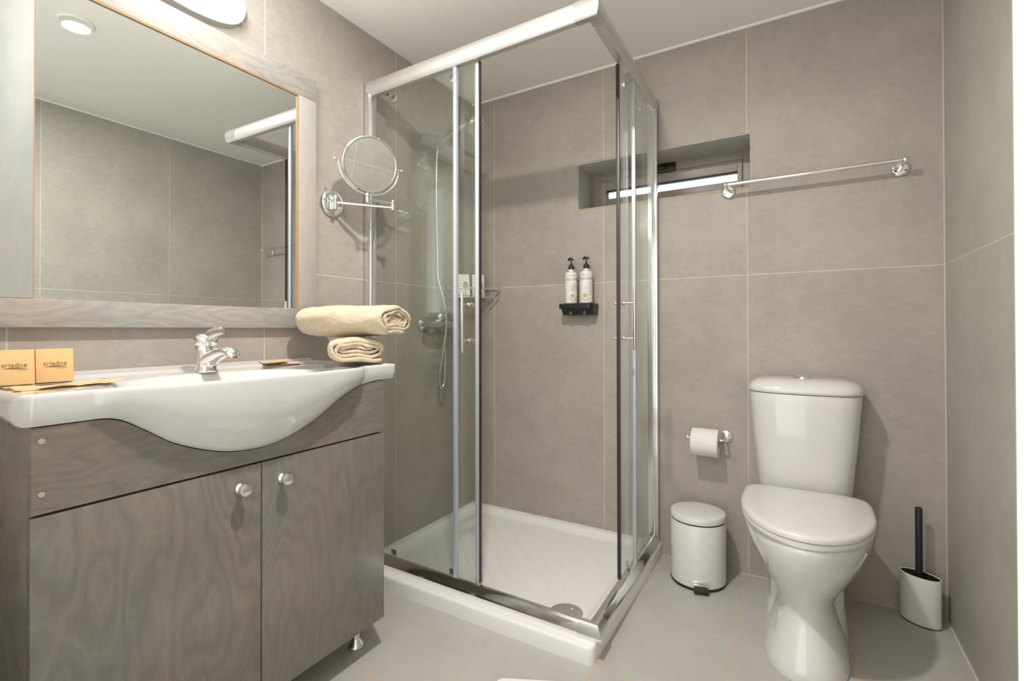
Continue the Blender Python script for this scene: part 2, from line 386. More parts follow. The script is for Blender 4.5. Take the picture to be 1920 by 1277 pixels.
# ------------------------------------------------------------------ window
win = bpy.data.objects.new('window_1', None); COL.objects.link(win); win.location = ((WX0+WX1)/2, WD, WZ0); win['kind'] = 'structure'
ORG[win] = Vector(win.location)
bm = bmesh.new()   # plastered reveal of the opening
t = 0.004
def rough_slab(x0, x1, z0, z1, vert):
    n = 26; rings = []
    for i in range(n+1):
        f = i/n; j = random.uniform(-0.0012, 0.0012)
        if vert: rings.append([(x0, 0.001, z0+(z1-z0)*f), (x1+j, 0.001+j, z0+(z1-z0)*f), (x1+j, WD, z0+(z1-z0)*f), (x0, WD, z0+(z1-z0)*f)])
        else: rings.append([(x0+(x1-x0)*f, 0.001+j, z0+j), (x0+(x1-x0)*f, 0.001, z1), (x0+(x1-x0)*f, WD, z1), (x0+(x1-x0)*f, WD, z0-0.003+2*j)])
    loft(bm, rings)
rough_slab(WX0+0.0005, WX1-0.0005, WZ1-t, WZ1-0.0004, False)
rough_slab(WX0+0.0004, WX0+t, WZ0+0.0004, WZ1-t, True)
rough_slab(WX1-0.0004, WX1-t, WZ0+0.0004, WZ1-t, True)
obj('window_reveal', bm, PLASTER, win)
bm = bmesh.new(); box(bm, WX0+t, WX1-t, -0.002, WD, WZ0-0.002, WZ0+0.001); obj('window_sill', bm, BEADCOL, win)
bm = bmesh.new()   # thin tile-edge bead round the opening
for a in ((WX0-0.004, WX0, WZ0-0.005, WZ1), (WX1, WX1+0.003, WZ0-0.004, WZ1)): box(bm, a[0], a[1], -0.0012, 0.0, a[2], a[3])
box(bm, WX0, WX1, -0.0012, 0, WZ0-0.005, WZ0-0.002)
obj('edge_bead', bm, BEADCOL, win)
def rect_frame(bm, x0, x1, z0, z1, wl, wr, wb, wt, y0, y1, r=0.002):
    box(bm, x0, x0+wl, y0, y1, z0, z1, r); box(bm, x1-wr, x1, y0, y1, z0, z1, r)
    box(bm, x0+wl, x1-wr, y0, y1, z0, z0+wb, r); box(bm, x0+wl, x1-wr, y0, y1, z1-wt, z1, r)
bm = bmesh.new(); rect_frame(bm, WX0+t, WX1-t, WZ0+0.001, WZ1-t, 0.040, 0.043, 0.044, 0.037, WD, WD+0.05); obj('window_frame', bm, UPVC, win)
sx0, sx1, sz0, sz1 = WX0+t+0.042, WX1-t-0.045, 1.587, WZ1-t-0.039
bm = bmesh.new(); rect_frame(bm, sx0, sx1, sz0, sz1, 0.034, 0.019, 0.035, 0.050, WD-0.006, WD+0.04); obj('window_sash', bm, UPVC, win)
bm = bmesh.new(); rect_frame(bm, sx0+0.032, sx1-0.017, sz0+0.033, sz1-0.048, 0.004, 0.003, 0.003, 0.008, WD-0.004, WD+0.02); obj('gasket', bm, BLACKM, win)
bm = B(sx0+0.034, sx1-0.019, WD+0.012, WD+0.016, sz0+0.035, sz1-0.050); obj('window_pane', bm, WINGLASS, win)
bm = bmesh.new(); box(bm, 0.925, 1.024, WD-0.020, WD-0.0005, WZ1-t-0.046, WZ1-t-0.006, 0.003); box(bm, 0.945, 0.980, WD-0.034, WD-0.018, WZ1-t-0.034, WZ1-t-0.018, 0.003); box(bm, 0.992, 1.016, WD-0.024, WD-0.018, WZ1-t-0.040, WZ1-t-0.014, 0.002)
obj('window_latch', bm, BLACK, win)

# ------------------------------------------------------------------ vanity cabinet
VX, VY0, VY1 = 0.414, -1.846, -1.050
VZ0, VZT, VGAP = 0.098, 0.845, 0.662
van = thing('vanity_cabinet', 'grey-stained wooden vanity cabinet with two doors under the white basin', 'cabinet', ((VX)/2, (VY0+VY1)/2, 0))
bm = bmesh.new()
box(bm, 0.002, VX-0.019, VY0+0.006, VY0+0.022, VZ0, VZT-0.035, 0.001); box(bm, 0.002, VX-0.019, VY1-0.022, VY1-0.004, VZ0, VZT-0.035, 0.001)
box(bm, 0.002, VX-0.019, VY0+0.022, VY1-0.022, VZ0, VZ0+0.018, 0.001); box(bm, 0.002, 0.010, VY0+0.022, VY1-0.022, VZ0+0.018, VZT-0.16)
box(bm, VX-0.040, VX-0.022, VY0+0.022, VY1-0.022, VGAP-0.012, VGAP+0.012)
obj('carcass', bm, WOOD_V, van)
# front panel above the doors, cut out around the bowl of the basin
def bowl_bottom(y):
    """height of the lower edge of the basin front where it meets the cabinet"""
    K = BOWLPTS
    if y <= K[0][0]: return K[0][1]
    if y >= K[-1][0]: return K[-1][1]
    for i in range(len(K)-1):
        if K[i][0] <= y <= K[i+1][0]: break
    def sl(j):
        if j <= 0 or j >= len(K)-1: return 0.0
        return (K[j+1][1]-K[j-1][1])/(K[j+1][0]-K[j-1][0])
    h = K[i+1][0]-K[i][0]; t_ = (y-K[i][0])/h
    return (K[i][1]*(1+2*t_)*(1-t_)**2 + sl(i)*h*t_*(1-t_)**2 + K[i+1][1]*t_*t_*(3-2*t_) + sl(i+1)*h*t_*t_*(t_-1))
BOWLPTS = [(-1.80, 0.813), (-1.745, 0.812), (-1.718, 0.804), (-1.685, 0.782), (-1.627, 0.742), (-1.538, 0.707), (-1.46, 0.697), (-1.40, 0.702), (-1.35, 0.716), (-1.286, 0.744), (-1.217, 0.784), (-1.151, 0.812), (-1.10, 0.821), (-1.05, 0.823)]
prof = [(VY0+0.001, VGAP+0.002)]
n = 60
top = [(VY0+0.001+(VY1-VY0-0.002)*i/n,) for i in range(n+1)]
bm = bmesh.new(); ring0 = [(VX-0.018, VY0+0.001, VGAP+0.002)]
for (y,) in top: ring0.append((VX-0.018, y, bowl_bottom(y)-0.0022))
ring0.append((VX-0.018, VY1-0.001, VGAP+0.002))
prism(bm, ring0, (0.018, 0, 0)); obj('front_panel', bm, WOOD_H, van, sharp=20)
FILLER = plain('pale_filler', (0.42, 0.39, 0.33), 0.6, var=0.05)
for z in (VGAP+0.035, VGAP+0.125): obj('screw_plug', cyl(bmesh.new(), (VX-0.0005, VY0+0.014, z), (VX+0.0006, VY0+0.014, z), 0.0045, 20), FILLER, van)
DG = -1.4435
for (a, b, kn, wm) in ((VY0+0.001, DG-0.0015, (-1.4955, 0.612), WOOD_V), (DG+0.0015, VY1-0.001, (-1.391, 0.609), WOOD_V2)):
    d = obj('door', B(VX-0.018, VX, a, b, VZ0-0.003, VGAP-0.003, r=0.0012), wm, van)
    bm = bmesh.new(); lathe(bm, [(0.0, 0), (0.011, 0), (0.012, 0.002), (0.010, 0.0045), (0.006, 0.007), (0.006, 0.011), (0.010, 0.014), (0.0145, 0.018), (0.0155, 0.022), (0.0135, 0.0265), (0.008, 0.0295), (0, 0.0305)], (VX, kn[0], kn[1]), (1, 0, 0), 32)
    obj('knob', bm, STEEL, d)
for (x, y) in ((0.337, -1.092), (0.337, -1.80), (0.06, -1.092), (0.06, -1.80)):
    bm = bmesh.new(); lathe(bm, [(0, 0), (0.024, 0), (0.0245, 0.006), (0.021, 0.012), (0.0125, 0.024), (0.011, 0.028), (0.011, VZ0), (0, VZ0)], (x, y, 0.0005), (0, 0, 1), 32)
    obj('leg', bm, STEEL, van)

# ------------------------------------------------------------------ basin
ZS = 0.868
BY0, BY1 = -1.866, -0.998
BC = -1.455
def front_x(y):
    base = 0.425
    u = (y-BC)/0.313
    pw, ex = (4.5, 0.5) if u > 0 else (2.2, 0.85)
    bulge = 0.046*max(0.0, 1-abs(u)**pw)**ex if abs(u) < 1 else 0
    x = base + bulge
    for e, s in ((BY0, 1), (BY1, -1)):
        d = (y-e)*s; r = 0.028
        if d < r: x -= r - math.sqrt(max(0, r*r-(r-d)**2))
    return x
bas = thing('washbasin', 'wide white ceramic washbasin with bowed front on the grey vanity cabinet', 'basin', (0.2, BC, ZS-0.05))
def basin_top(x, y):
    # raised rim, shallow side ledges, bowl
    z = ZS
    rim = min((front_x(y)-x), (y-BY0), (BY1-y))
    z -= 0.010*ss((rim-0.012)/0.02) * ss((x-0.035)/0.02)
    z += 0.007*(1-ss(x/0.03))
    u = (x-0.275)/0.165; v = (y-BC)/0.245
    r = math.sqrt(u*u+v*v)
    if r < 1: z -= 0.125*(1-ss((r-0.45)/0.55))
    return z
bm = bmesh.new(); NY, NX, NF = 120, 44, 16
cols = []
for i in range(NY+1):
    y = BY0 + (BY1-BY0)*(0.5-0.5*math.cos(PI*i/NY))*0.35 + (BY1-BY0)*(i/NY)*0.65
    fx = front_x(y); col = []
    zb = bowl_bottom(y)
    e = min(y-BY0, BY1-y); er = 0.014
    lift = 0.0
    if e < er: lift = (er-math.sqrt(max(0, er*er-(er-e)**2)))
    for j in range(NX+1):
        x = 0.0008 + (fx-0.006-0.0008)*j/NX
        col.append((x, y, basin_top(x, y)-lift))
    # rounded front lip and front face
    col.append((fx-0.0025, y, ZS-0.001-lift)); col.append((fx-0.0005, y, ZS-0.004-lift)); col.append((fx, y, ZS-0.009-lift))
    xb = min(fx-0.008, 0.4162)
    for k in range(1, NF+1):
        f = k/NF
        zz = (ZS-0.009-lift)*(1-f) + (zb+lift)*f
        bulge = (1-f**2.6)
        col.append((xb+(fx-xb)*bulge, y, zz))
    col.append((xb-0.012, y, zb+lift-0.0005))
    for q in range(1, 11):
        xq = (xb-0.03)*(1-q/10)+0.0008*q/10
        col.append((xq, y, min(0.817+lift, basin_top(xq, y)-0.018)))
    cols.append([bm.verts.new(p) for p in col])
for a, b in zip(cols, cols[1:]):
    m_ = len(a)
    for k in range(m_): bm.faces.new((a[k], a[(k+1) % m_], b[(k+1) % m_], b[k]))
bm.faces.new(cols[0]); bm.faces.new(cols[-1][::-1])
obj('ceramic_body', bm, CERAMIC_B, bas, sharp=50)
bm = text_bm('isvea', 0.011, 0.0002); place(bm, (0.408, -1.546, basin_top(0.408, -1.546)+0.0012), (0, 1, 0), (-1, 0, 0.55)); obj('maker_mark', bm, INKG, bas)
bm = bmesh.new(); lathe(bm, [(0, 0), (0.032, 0), (0.033, 0.002), (0.028, 0.004), (0, 0.003)], (0.275, BC, ZS-0.1255-0.009), (0, 0, 1), 32); obj('drain', bm, CHROME, bas)

# ------------------------------------------------------------------ faucet
FX, FY = 0.10, -1.410
FZ = ZS-0.0095
fau = thing('basin_faucet', 'chrome single-lever faucet standing on the back of the basin', 'faucet', (FX, FY, FZ))
bm = bmesh.new(); lathe(bm, [(0, 0), (0.0275, 0), (0.0275, 0.003), (0.025, 0.006), (0, 0.006)], (FX, FY, FZ), (0, 0, 1), 36); obj('base_ring', bm, CHROME, fau)
bm = bmesh.new(); rings = []
for z, r, dx in ((0.005, 0.0245, 0), (0.02, 0.0235, 0), (0.05, 0.0240, 0.001), (0.066, 0.0250, 0.0), (0.075, 0.0250, -0.001), (0.082, 0.0225, -0.001)):
    rings.append([(FX+dx+r*math.cos(2*PI*i/28), FY+r*math.sin(2*PI*i/28), FZ+z) for i in range(28)])
loft(bm, rings)
pts = smooth_path([(FX+0.0, FY, FZ+0.030), (FX+0.035, FY, FZ+0.047), (FX+0.075, FY, FZ+0.062), (FX+0.105, FY, FZ+0.067), (FX+0.121, FY, FZ+0.062), (FX+0.125, FY, FZ+0.050)], 6)
L_ = len(pts); tube(bm, pts, 0.014, 18, radii=[(0.0205-0.0055*i/L_, 0.0235-0.0075*min(1, i/(L_*0.6))) for i in range(L_)])
obj('spout', bm, CHROME, fau, sharp=60)
bm = bmesh.new(); cyl(bm, (FX+0.125, FY, FZ+0.043), (FX+0.125, FY, FZ+0.052), 0.0118, 28, 0.001); obj('aerator', bm, plain('brass_aerator', (0.62, 0.42, 0.2), 0.25, 1.0), fau)
bm = bmesh.new()
lathe(bm, [(0.0235, 0.0), (0.0265, 0.004), (0.0265, 0.018), (0.0245, 0.028), (0.016, 0.036), (0, 0.039)], (FX-0.002, FY, FZ+0.083), (0.12, 0, 1), 32)
pts = smooth_path([(FX+0.002, FY, FZ+0.106), (FX+0.030, FY, FZ+0.120), (FX+0.060, FY, FZ+0.128), (FX+0.082, FY, FZ+0.130)], 8); L_ = len(pts)
tube(bm, pts, 0.01, 16, radii=[(0.010-0.0065*(i/L_), 0.018-0.006*(i/L_)) for i in range(L_)])
lv = obj('lever', bm, CHROME, fau, sharp=60)
bm = bmesh.new(); cyl(bm, (FX+0.0235, FY, FZ+0.094), (FX+0.0255, FY, FZ+0.0945), 0.0038, 16); obj('temperature_mark', bm, plain('mark_white', (0.8, 0.8, 0.78), 0.4), lv)

fau.scale = (1.04, 1.12, 0.88)

# ------------------------------------------------------------------ wall mirror
MY0, MY1, MZ0, MZ1 = -1.818, -1.000, 0.981, 1.869
IY0, IY1, IZ0, IZ1 = -1.742, -1.070, 1.046, 1.789
MT = 0.026
mir = thing('wall_mirror', 'large rectangular mirror in a grey-stained wooden frame above the basin', 'mirror', (0.001, (MY0+MY1)/2, MZ0))
obj('stile', B(0.001, MT, MY0, IY0, IZ0+0.0006, IZ1-0.0006, r=0.001), FRAME_V, mir)
obj('stile', B(0.001, MT, IY1, MY1, IZ0+0.0006, IZ1-0.0006, r=0.001), FRAME_V, mir)
obj('rail', B(0.001, MT, MY0, MY1, MZ0, IZ0, r=0.001), FRAME_H, mir)
obj('rail', B(0.001, MT, MY0, MY1, IZ1, MZ1, r=0.001), FRAME_H, mir)
obj('mirror_glass', B(0.001, 0.0195, IY0-0.004, IY1+0.004, IZ0-0.004, IZ1+0.004), MIRROR, mir)
bm = bmesh.new(); box(bm, 0.0195, MT-0.001, IY1-0.0035, IY1, IZ0, IZ1); box(bm, 0.0195, MT-0.001, IY0, IY1-0.0035, IZ1-0.0035, IZ1); box(bm, 0.0195, MT-0.001, IY0, IY0+0.002, IZ0, IZ1-0.0035)
obj('inner_edge', bm, WOODEDGE, mir)

# ------------------------------------------------------------------ lamp above the mirror
LY, LZ, LL = -1.42, 1.945, 0.155
lam = thing('wall_lamp', 'lit opal glass wall lamp above the framed mirror', 'lamp', (0.001, LY, LZ))
obj('back_plate', B(0.001, 0.018, LY-0.10, LY+0.10, LZ-0.025, LZ+0.035, r=0.003), LAMPMETAL, lam)
bm = bmesh.new(); rings = []
for i in range(41):
    f = -1+2*i/40; k = math.sqrt(max(0.0, 1-abs(f)**2.2))
    hx = 0.012+0.072*k; hz = 0.010+0.056*k; ring = []
    for a in range(21):
        th = -PI/2 + PI*a/20
        ring.append((0.019+hx*math.cos(th), LY+LL*f, LZ+0.012+hz*math.sin(th)))
    rings.append(ring)
loft(bm, rings); obj('opal_shade', bm, LAMPGLOW, lam, sharp=60)
for s in (-1, 1):
    bm = bmesh.new(); rings = []
    for f, k in ((0.985, 1.12), (1.03, 1.05), (1.06, 0.75)):
        rings.append([(0.019+0.013*1.6*k*math.cos(-PI/2+PI*a/16), LY+s*LL*f, LZ+0.012+0.0145*1.6*k*math.sin(-PI/2+PI*a/16)) for a in range(17)])
    loft(bm, rings); obj('end_cap', bm, LAMPMETAL, lam)

# ------------------------------------------------------------------ ceiling downlight (seen in the mirror)
dn = thing('ceiling_downlight', 'small round recessed downlight in the white ceiling, seen in the wall mirror', 'lamp', (SPOT[0], SPOT[1], H))
bm = bmesh.new(); lathe(bm, [(0.040, -0.004), (0.052, -0.006), (0.056, -0.003), (0.056, -0.0005), (0.040, -0.0005)], (SPOT[0], SPOT[1], H), (0, 0, 1), 48); obj('trim_ring', bm, WHITE_TRIM, dn)
bm = bmesh.new(); lathe(bm, [(0, -0.0025), (0.040, -0.0025), (0.040, -0.0008), (0, -0.0008)], (SPOT[0], SPOT[1], H), (0, 0, 1), 40); obj('diffuser', bm, DOWNGLOW, dn)

# ------------------------------------------------------------------ shaving mirror on a swing arm
shv = thing('magnifying_mirror', 'round chrome magnifying mirror on a folding wall arm beside the big mirror', 'mirror', (0.001, -0.917, 1.449))
bm = bmesh.new(); lathe(bm, [(0, 0), (0.049, 0), (0.0505, 0.003), (0.049, 0.010), (0.043, 0.016), (0.030, 0.0185), (0, 0.019)], (0.001, -0.917, 1.449), (1, 0, 0), 48); obj('wall_plate', bm, CHROME, shv)
AZ = 1.443
E0 = Vector((0.045, -0.932, AZ)); E1 = Vector((0.195, -0.792, AZ-0.009)); E2 = Vector((0.163, -0.887, AZ+0.006))
bm = bmesh.new(); cyl(bm, (0.018, -0.922, AZ-0.022), (0.018, -0.922, AZ+0.022), 0.006, 20); box(bm, 0.018, 0.046, -0.930, -0.918, AZ-0.022, AZ+0.022, 0.002); cyl(bm, E0+Vector((0, 0, -0.026)), E0+Vector((0, 0, 0.026)), 0.0075, 24, 0.001)
obj('hinge_bracket', bm, CHROME, shv)
bm = bmesh.new(); cyl(bm, E0, E1, 0.0048, 18); cyl(bm, E1+Vector((0, 0, -0.010)), E1+Vector((0, 0, 0.027)), 0.0072, 22, 0.001); obj('lower_arm', bm, CHROME, shv)
bm = bmesh.new(); cyl(bm, E1+Vector((0, 0, 0.016)), E2, 0.0042, 18); cyl(bm, E2+Vector((0, 0, -0.011)), E2+Vector((0, 0, 0.022)), 0.0072, 22, 0.001); obj('upper_arm', bm, CHROME, shv)
MC = Vector((0.165, -0.879, 1.576)); MR = 0.1005
nrm = Vector((0.87, -0.40, -0.27)).normalized()
# yoke lies in the upright plane through the post, its axis level
ax = Vector((0.42, 0.90, 0)).normalized()
ax = (nrm.cross(Vector((0, 0, 1)))).normalized()
if ax.y < 0: ax = -ax
bm = bmesh.new(); R = MR+0.010
pts = [MC + ax*(R*math.cos(a)) + Vector((0, 0, 1))*(R*math.sin(a)) for a in [PI + PI*i/40 for i in range(41)]]
tube(bm, pts, 0.0035, 12)
cyl(bm, E2+Vector((0, 0, 0.02)), MC+Vector((0, 0, -R)), 0.005, 16)
for s in (-1, 1):
    cyl(bm, MC+ax*(s*(R-0.012)), MC+ax*(s*(R+0.012)), 0.0038, 14); sph(bm, MC+ax*(s*(R+0.012)), 0.0058, 14)
obj('yoke', bm, CHROME, shv)
bm = bmesh.new(); lathe(bm, [(MR-0.009, 0.0075), (MR-0.004, 0.0095), (MR, 0.006), (MR+0.001, 0.0), (MR, -0.006), (MR-0.004, -0.0095), (MR-0.009, -0.0075)], MC, nrm, 64); rim_ = obj('rim', bm, CHROME, shv)
bm = bmesh.new(); lathe(bm, [(0, 0.0078), (MR-0.0085, 0.0078), (MR-0.0085, -0.0078), (0, -0.0078)], MC, nrm, 64); obj('mirror_disc', bm, MIRROR, shv)

# ------------------------------------------------------------------ towels
def towel(name, label, length, hw, hh, turns, loc, axis_deg, tilt=0.0, seed=1, tail=0.0, flip=1):
    """rolled terry towel: one sheet wound into a flattened spiral, wound about local x"""
    root = thing(name, label, 'towel', loc, 'rolled beige towels')
    rnd = random.Random(seed); th = 0.0122; bm = bmesh.new()
    turns = (hh-0.7*th)/th
    NT = int(turns*52); NL = 40; L0 = hw-hh
    a_end = -PI*0.42
    def c(t):   # centre line of the sheet, t in 0..1 (0 innermost): a stadium that grows by one thickness a turn
        a = a_end - 2*PI*turns*(1-t)
        r = th*0.2 + (hh-th*0.5-th*0.2)*t
        lob = math.tanh(2.6*math.cos(a))/math.tanh(2.6)
        sag = 0.05*hh*math.sin(2.3*a+seed)*(1-0.6*t)
        return Vector(((L0*(0.80+0.20*t)+0.004*math.sin(a*1.7+seed))*lob + r*math.cos(a), r*math.sin(a)+sag*lob*0.6+0.0035*math.sin(3*lob+seed)*(1-t)))
    cl = [c(i/NT) for i in range(NT+1)]
    if tail:
        d = (cl[-1]-cl[-2]).normalized()
        for k in range(1, 6): cl.append(cl[-1]+d*tail/5)
    n_ = len(cl); off = []
    for i in range(n_):
        d = (cl[min(i+1, n_-1)]-cl[max(i-1, 0)]).normalized(); off.append(Vector((-d.y, d.x)))
    prof = []
    for i in range(n_): prof.append((cl[i]+off[i]*th*0.485, i/n_))
    e = cl[-1] + (cl[-1]-cl[-2]).normalized()*th*0.4; prof.append((e, 1))
    for i in range(n_-1, -1, -1): prof.append((cl[i]-off[i]*th*0.485, i/n_))
    prof.append((cl[0]-(cl[1]-cl[0]).normalized()*th*0.4, 0))
    rings = []
    for j in range(NL+1):
        f = j/NL; x = -length/2+length*f; ring = []
        edge = min(f, 1-f); pinch = 1-0.09*math.exp(-edge*length/0.010) - 0.03*math.exp(-edge*length/0.06)
        sag = 0.010*math.sin(PI*f)
        for (p, tt) in prof:
            q = Vector((x, p.x, p.y))
            v = noise.noise_vector(Vector((x*7+seed, p.x*19, p.y*19+tt*1.5)))
            v2 = noise.noise_vector(Vector((x*34+seed*3, p.x*34, p.y*34)))
            end = (1 if f > 0.5 else -1)*math.exp(-edge*length/0.012)
            q.y = q.y*pinch + v.y*0.009 + v2.y*0.0026; q.z = q.z*pinch + v.z*0.008 + v2.z*0.0026
            q.x += end*(0.010*noise.noise(Vector((p.x*26+seed, p.y*26, tt*5))) - 0.010*(1-tt))
            ring.append(q)
        rings.append(ring)
    R_ = [[bm.verts.new(p) for p in ring] for ring in rings]; m_ = len(prof)
    for a, b in zip(R_, R_[1:]):
        for k in range(m_): bm.faces.new((a[k], a[(k+1) % m_], b[(k+1) % m_], b[k]))
    half = n_
    for ring in (R_[0], R_[-1]):
        for i in range(half-1): bm.faces.new((ring[i], ring[i+1], ring[m_-3-i], ring[m_-2-i]))
        bm.faces.new((ring[half-1], ring[half], ring[half+1])); bm.faces.new((ring[0], ring[m_-2], ring[m_-1]))
    bmesh.ops.transform(bm, matrix=Matrix.Rotation(math.radians(axis_deg), 4, 'Z') @ Matrix.Rotation(tilt, 4, 'Y'), verts=bm.verts[:])
    bmesh.ops.translate(bm, verts=bm.verts[:], vec=Vector(loc))
    o = obj('rolled_sheet', bm, TERRY, root, sharp=180)
    s = o.modifiers.new('soft', 'SUBSURF'); s.levels = 1; s.render_levels = 1
    tx = bpy.data.textures.get('terry') or bpy.data.textures.new('terry', 'CLOUDS'); tx.noise_scale = 0.004; tx.noise_depth = 2
    dm = o.modifiers.new('loops', 'DISPLACE'); dm.texture = tx; dm.strength = 0.0045; dm.texture_coords = 'LOCAL'; dm.mid_level = 0.5
    return root
towel('towel', 'lower rolled beige towel resting on the right end of the basin', 0.235, 0.098, 0.0415, 3.2, (0.258, -1.020, 0.9135), -39, 0.0, 3, 0.03)
towel('towel', 'upper rolled beige towel lying across the other rolled towel', 0.36, 0.092, 0.0530, 3.6, (0.235, -1.012, 1.0050), 7, 0.0, 8, 0.0)

# ------------------------------------------------------------------ boxes and sachets on the basin
def leaf(cx, cz, w_, h_):
    return [(cx-w_/2+w_*i/12, cz+h_*math.sin(PI*i/12)*0.5) for i in range(13)] + [(cx+w_/2-w_*i/12, cz-h_*math.sin(PI*i/12)*0.25) for i in range(1, 12)]
def soap_box(loc, rotz, label):
    root = thing('soap_box', label, 'box', (0, 0, 0), 'small kraft boxes')
    w_, d_, h_ = 0.060, 0.030, 0.072
    m0 = Matrix.Translation((0, d_/2, 0)) @ Matrix.Rotation(math.radians(-10), 4, 'X') @ Matrix.Translation((0, -d_/2, 0))
    bm = B(-w_/2, w_/2, -d_/2, d_/2, 0, h_, r=0.0012); bmesh.ops.transform(bm, matrix=m0, verts=bm.verts[:]); obj('carton', bm, KRAFT, root)
    bm = text_bm('ariadne', 0.0125, 0.0002, 1.02); place(bm, (0, -d_/2-0.0003, h_*0.56), (1, 0, 0), (0, 0, 1))
    t2 = bmesh.new(); prism(t2, [(x, -d_/2-0.0004, z) for x, z in leaf(0.001, h_*0.46, 0.036, 0.0045)], (0, 0.0003, 0)); merge(bm, t2)
    t2 = text_bm('COLLECTION', 0.0022, 0.0002, 1.1); place(t2, (0.012, -d_/2-0.0003, h_*0.415), (1, 0, 0), (0, 0, 1)); merge(bm, t2)
    bmesh.ops.transform(bm, matrix=m0, verts=bm.verts[:]); obj('print', bm, INK, root)
    root.location = loc; root.rotation_euler = (0, 0, rotz)
    return root
ZD = ZS-0.0098
soap_box((0.128, -1.797, ZD+0.0002), math.radians(82), 'small kraft box at the very end of the basin, cut by the picture edge')
soap_box((0.124, -1.733, ZD+0.0002), math.radians(81), 'small kraft box printed in brown nearer the faucet, right of its twin')
def sachet(name, label, w_, d_, loc, rotz, seed, thick=0.004, crumple=0.006, tilt=0.0):
    root = thing(name, label, 'sachet', loc, None)
    bm = bmesh.new(); nx, ny = 26, 12; top = []; bot = []
    for i in range(nx+1):
        ct, cb = [], []
        for j in range(ny+1):
            x = -w_/2+w_*i/nx; y = -d_/2+d_*j/ny; e = min(i, nx-i)/nx; e2 = min(j, ny-j)/ny
            puff = min(1, e*6)*min(1, e2*5)
            v = noise.noise(Vector((x*21+seed*5, y*30, seed)))+0.25*noise.noise(Vector((x*70+seed*5, y*70, seed)))
            base = max(0.0, crumple*0.8*(1-puff)*(0.5+v)) + crumple*0.5*max(0, (abs(x)/w_*2)**3*(0.3+v))
            ct.append((x+0.002*noise.noise(Vector((y*60, seed, 0))), y+0.002*noise.noise(Vector((x*50, seed, 2))), base+0.0008+thick*puff*(0.65+0.7*v)+tilt*x))
            cb.append((ct[-1][0], ct[-1][1], base*0.98+tilt*x))
        top.append(ct); bot.append(cb)
    zmin = min(p[2] for r_ in bot for p in r_)
    T = [[bm.verts.new((p[0], p[1], p[2]-zmin)) for p in r_] for r_ in top]; Bt = [[bm.verts.new((p[0], p[1], p[2]-zmin)) for p in r_] for r_ in bot]
    for i in range(nx):
        for j in range(ny):
            bm.faces.new((T[i][j], T[i+1][j], T[i+1][j+1], T[i][j+1])); bm.faces.new((Bt[i][j], Bt[i][j+1], Bt[i+1][j+1], Bt[i+1][j]))
    for i in range(nx):
        bm.faces.new((T[i][0], Bt[i][0], Bt[i+1][0], T[i+1][0])); bm.faces.new((T[i][ny], T[i+1][ny], Bt[i+1][ny], Bt[i][ny]))
    for j in range(ny):
        bm.faces.new((T[0][j], T[0][j+1], Bt[0][j+1], Bt[0][j])); bm.faces.new((T[nx][j], Bt[nx][j], Bt[nx][j+1], T[nx][j+1]))
    bmesh.ops.rotate(bm, verts=bm.verts[:], cent=(0, 0, 0), matrix=Matrix.Rotation(rotz, 3, 'Z'))
    bmesh.ops.translate(bm, verts=bm.verts[:], vec=Vector(loc))
    obj('paper_sleeve', bm, KRAFTP, root, sharp=25)
    return root
s1 = sachet('paper_sachet', 'crumpled kraft paper sachet in front of the two small boxes', 0.175, 0.060, (0.200, -1.735, ZD), math.radians(97), 2.0, 0.006, 0.006)
bm = B(0.205, 0.2085, -1.681, -1.672, ZD+0.0105, ZD+0.0110); obj('stamp', bm, INK, s1)
sachet('paper_sachet', 'flat kraft paper sachet on the back ledge right of the faucet, underneath another', 0.085, 0.055, (0.045, -1.125, ZD), math.radians(93), 5.0, 0.004, 0.006)
sachet('paper_sachet', 'tilted kraft paper sachet on top of the flat one right of the faucet', 0.085, 0.050, (0.050, -1.170, ZD+0.0085), math.radians(80), 9.0, 0.003, 0.006, 0.08)

# ------------------------------------------------------------------ shower tray
TW, TD, TH = 0.9986, 0.8139, 0.054
tray = thing('shower_tray', 'white rectangular shower tray in the corner on the tiled floor', 'shower tray', (TW/2, -TD/2, 0))
def rrect(x0, x1, y0, y1, z, r, n=8, corners=(1, 1, 1, 1)):
    pts = []
    for ci, (cx, cy, a0) in enumerate(((x1-r, y1-r, 0), (x0+r, y1-r, PI/2), (x0+r, y0+r, PI), (x1-r, y0+r, 1.5*PI))):
        for k in range(n+1):
            a = a0+PI/2*k/n
            if corners[ci]: pts.append((cx+r*math.cos(a), cy+r*math.sin(a), z))
            else:
                px = x1 if ci in (0, 3) else x0; py = y1 if ci in (0, 1) else y0
                ex = (px-cx)*(k/n if ci in (1, 3) else 1-k/n); ey = (py-cy)
                s = k/n
                d0 = Vector((r*math.cos(a0), r*math.sin(a0))); d1 = Vector((r*math.cos(a0+PI/2), r*math.sin(a0+PI/2)))
                q = d0+d1*min(1, 2*s) if s < 0.5 else d1+d0*min(1, 2*(1-s))
                pts.append((cx+q.x, cy+q.y, z))
    return pts
bm = bmesh.new(); e = 0.0008; cn = (0, 0, 0, 1)
rings = []
for inset, z in ((0.0, 0.0), (0.0, TH-0.010), (0.0015, TH-0.004), (0.005, TH-0.0008), (0.011, TH)):
    rings.append(rrect(e+inset*0, TW-inset, -TD+inset, -e, z, 0.022, 8, cn))
for (l, r_, f, b_, z, rad) in ((0.030, 0.058, 0.058, 0.030, TH, 0.03), (0.038, 0.066, 0.066, 0.038, TH-0.004, 0.04), (0.050, 0.080, 0.080, 0.050, TH-0.020, 0.05), (0.075, 0.100, 0.100, 0.075, TH-0.0245, 0.05)):
    rings.append(rrect(l, TW-r_, -TD+f, -b_, z, rad, 8))
loft(bm, rings, True, True); obj('tray_body', bm, ACRYL, tray, sharp=50)
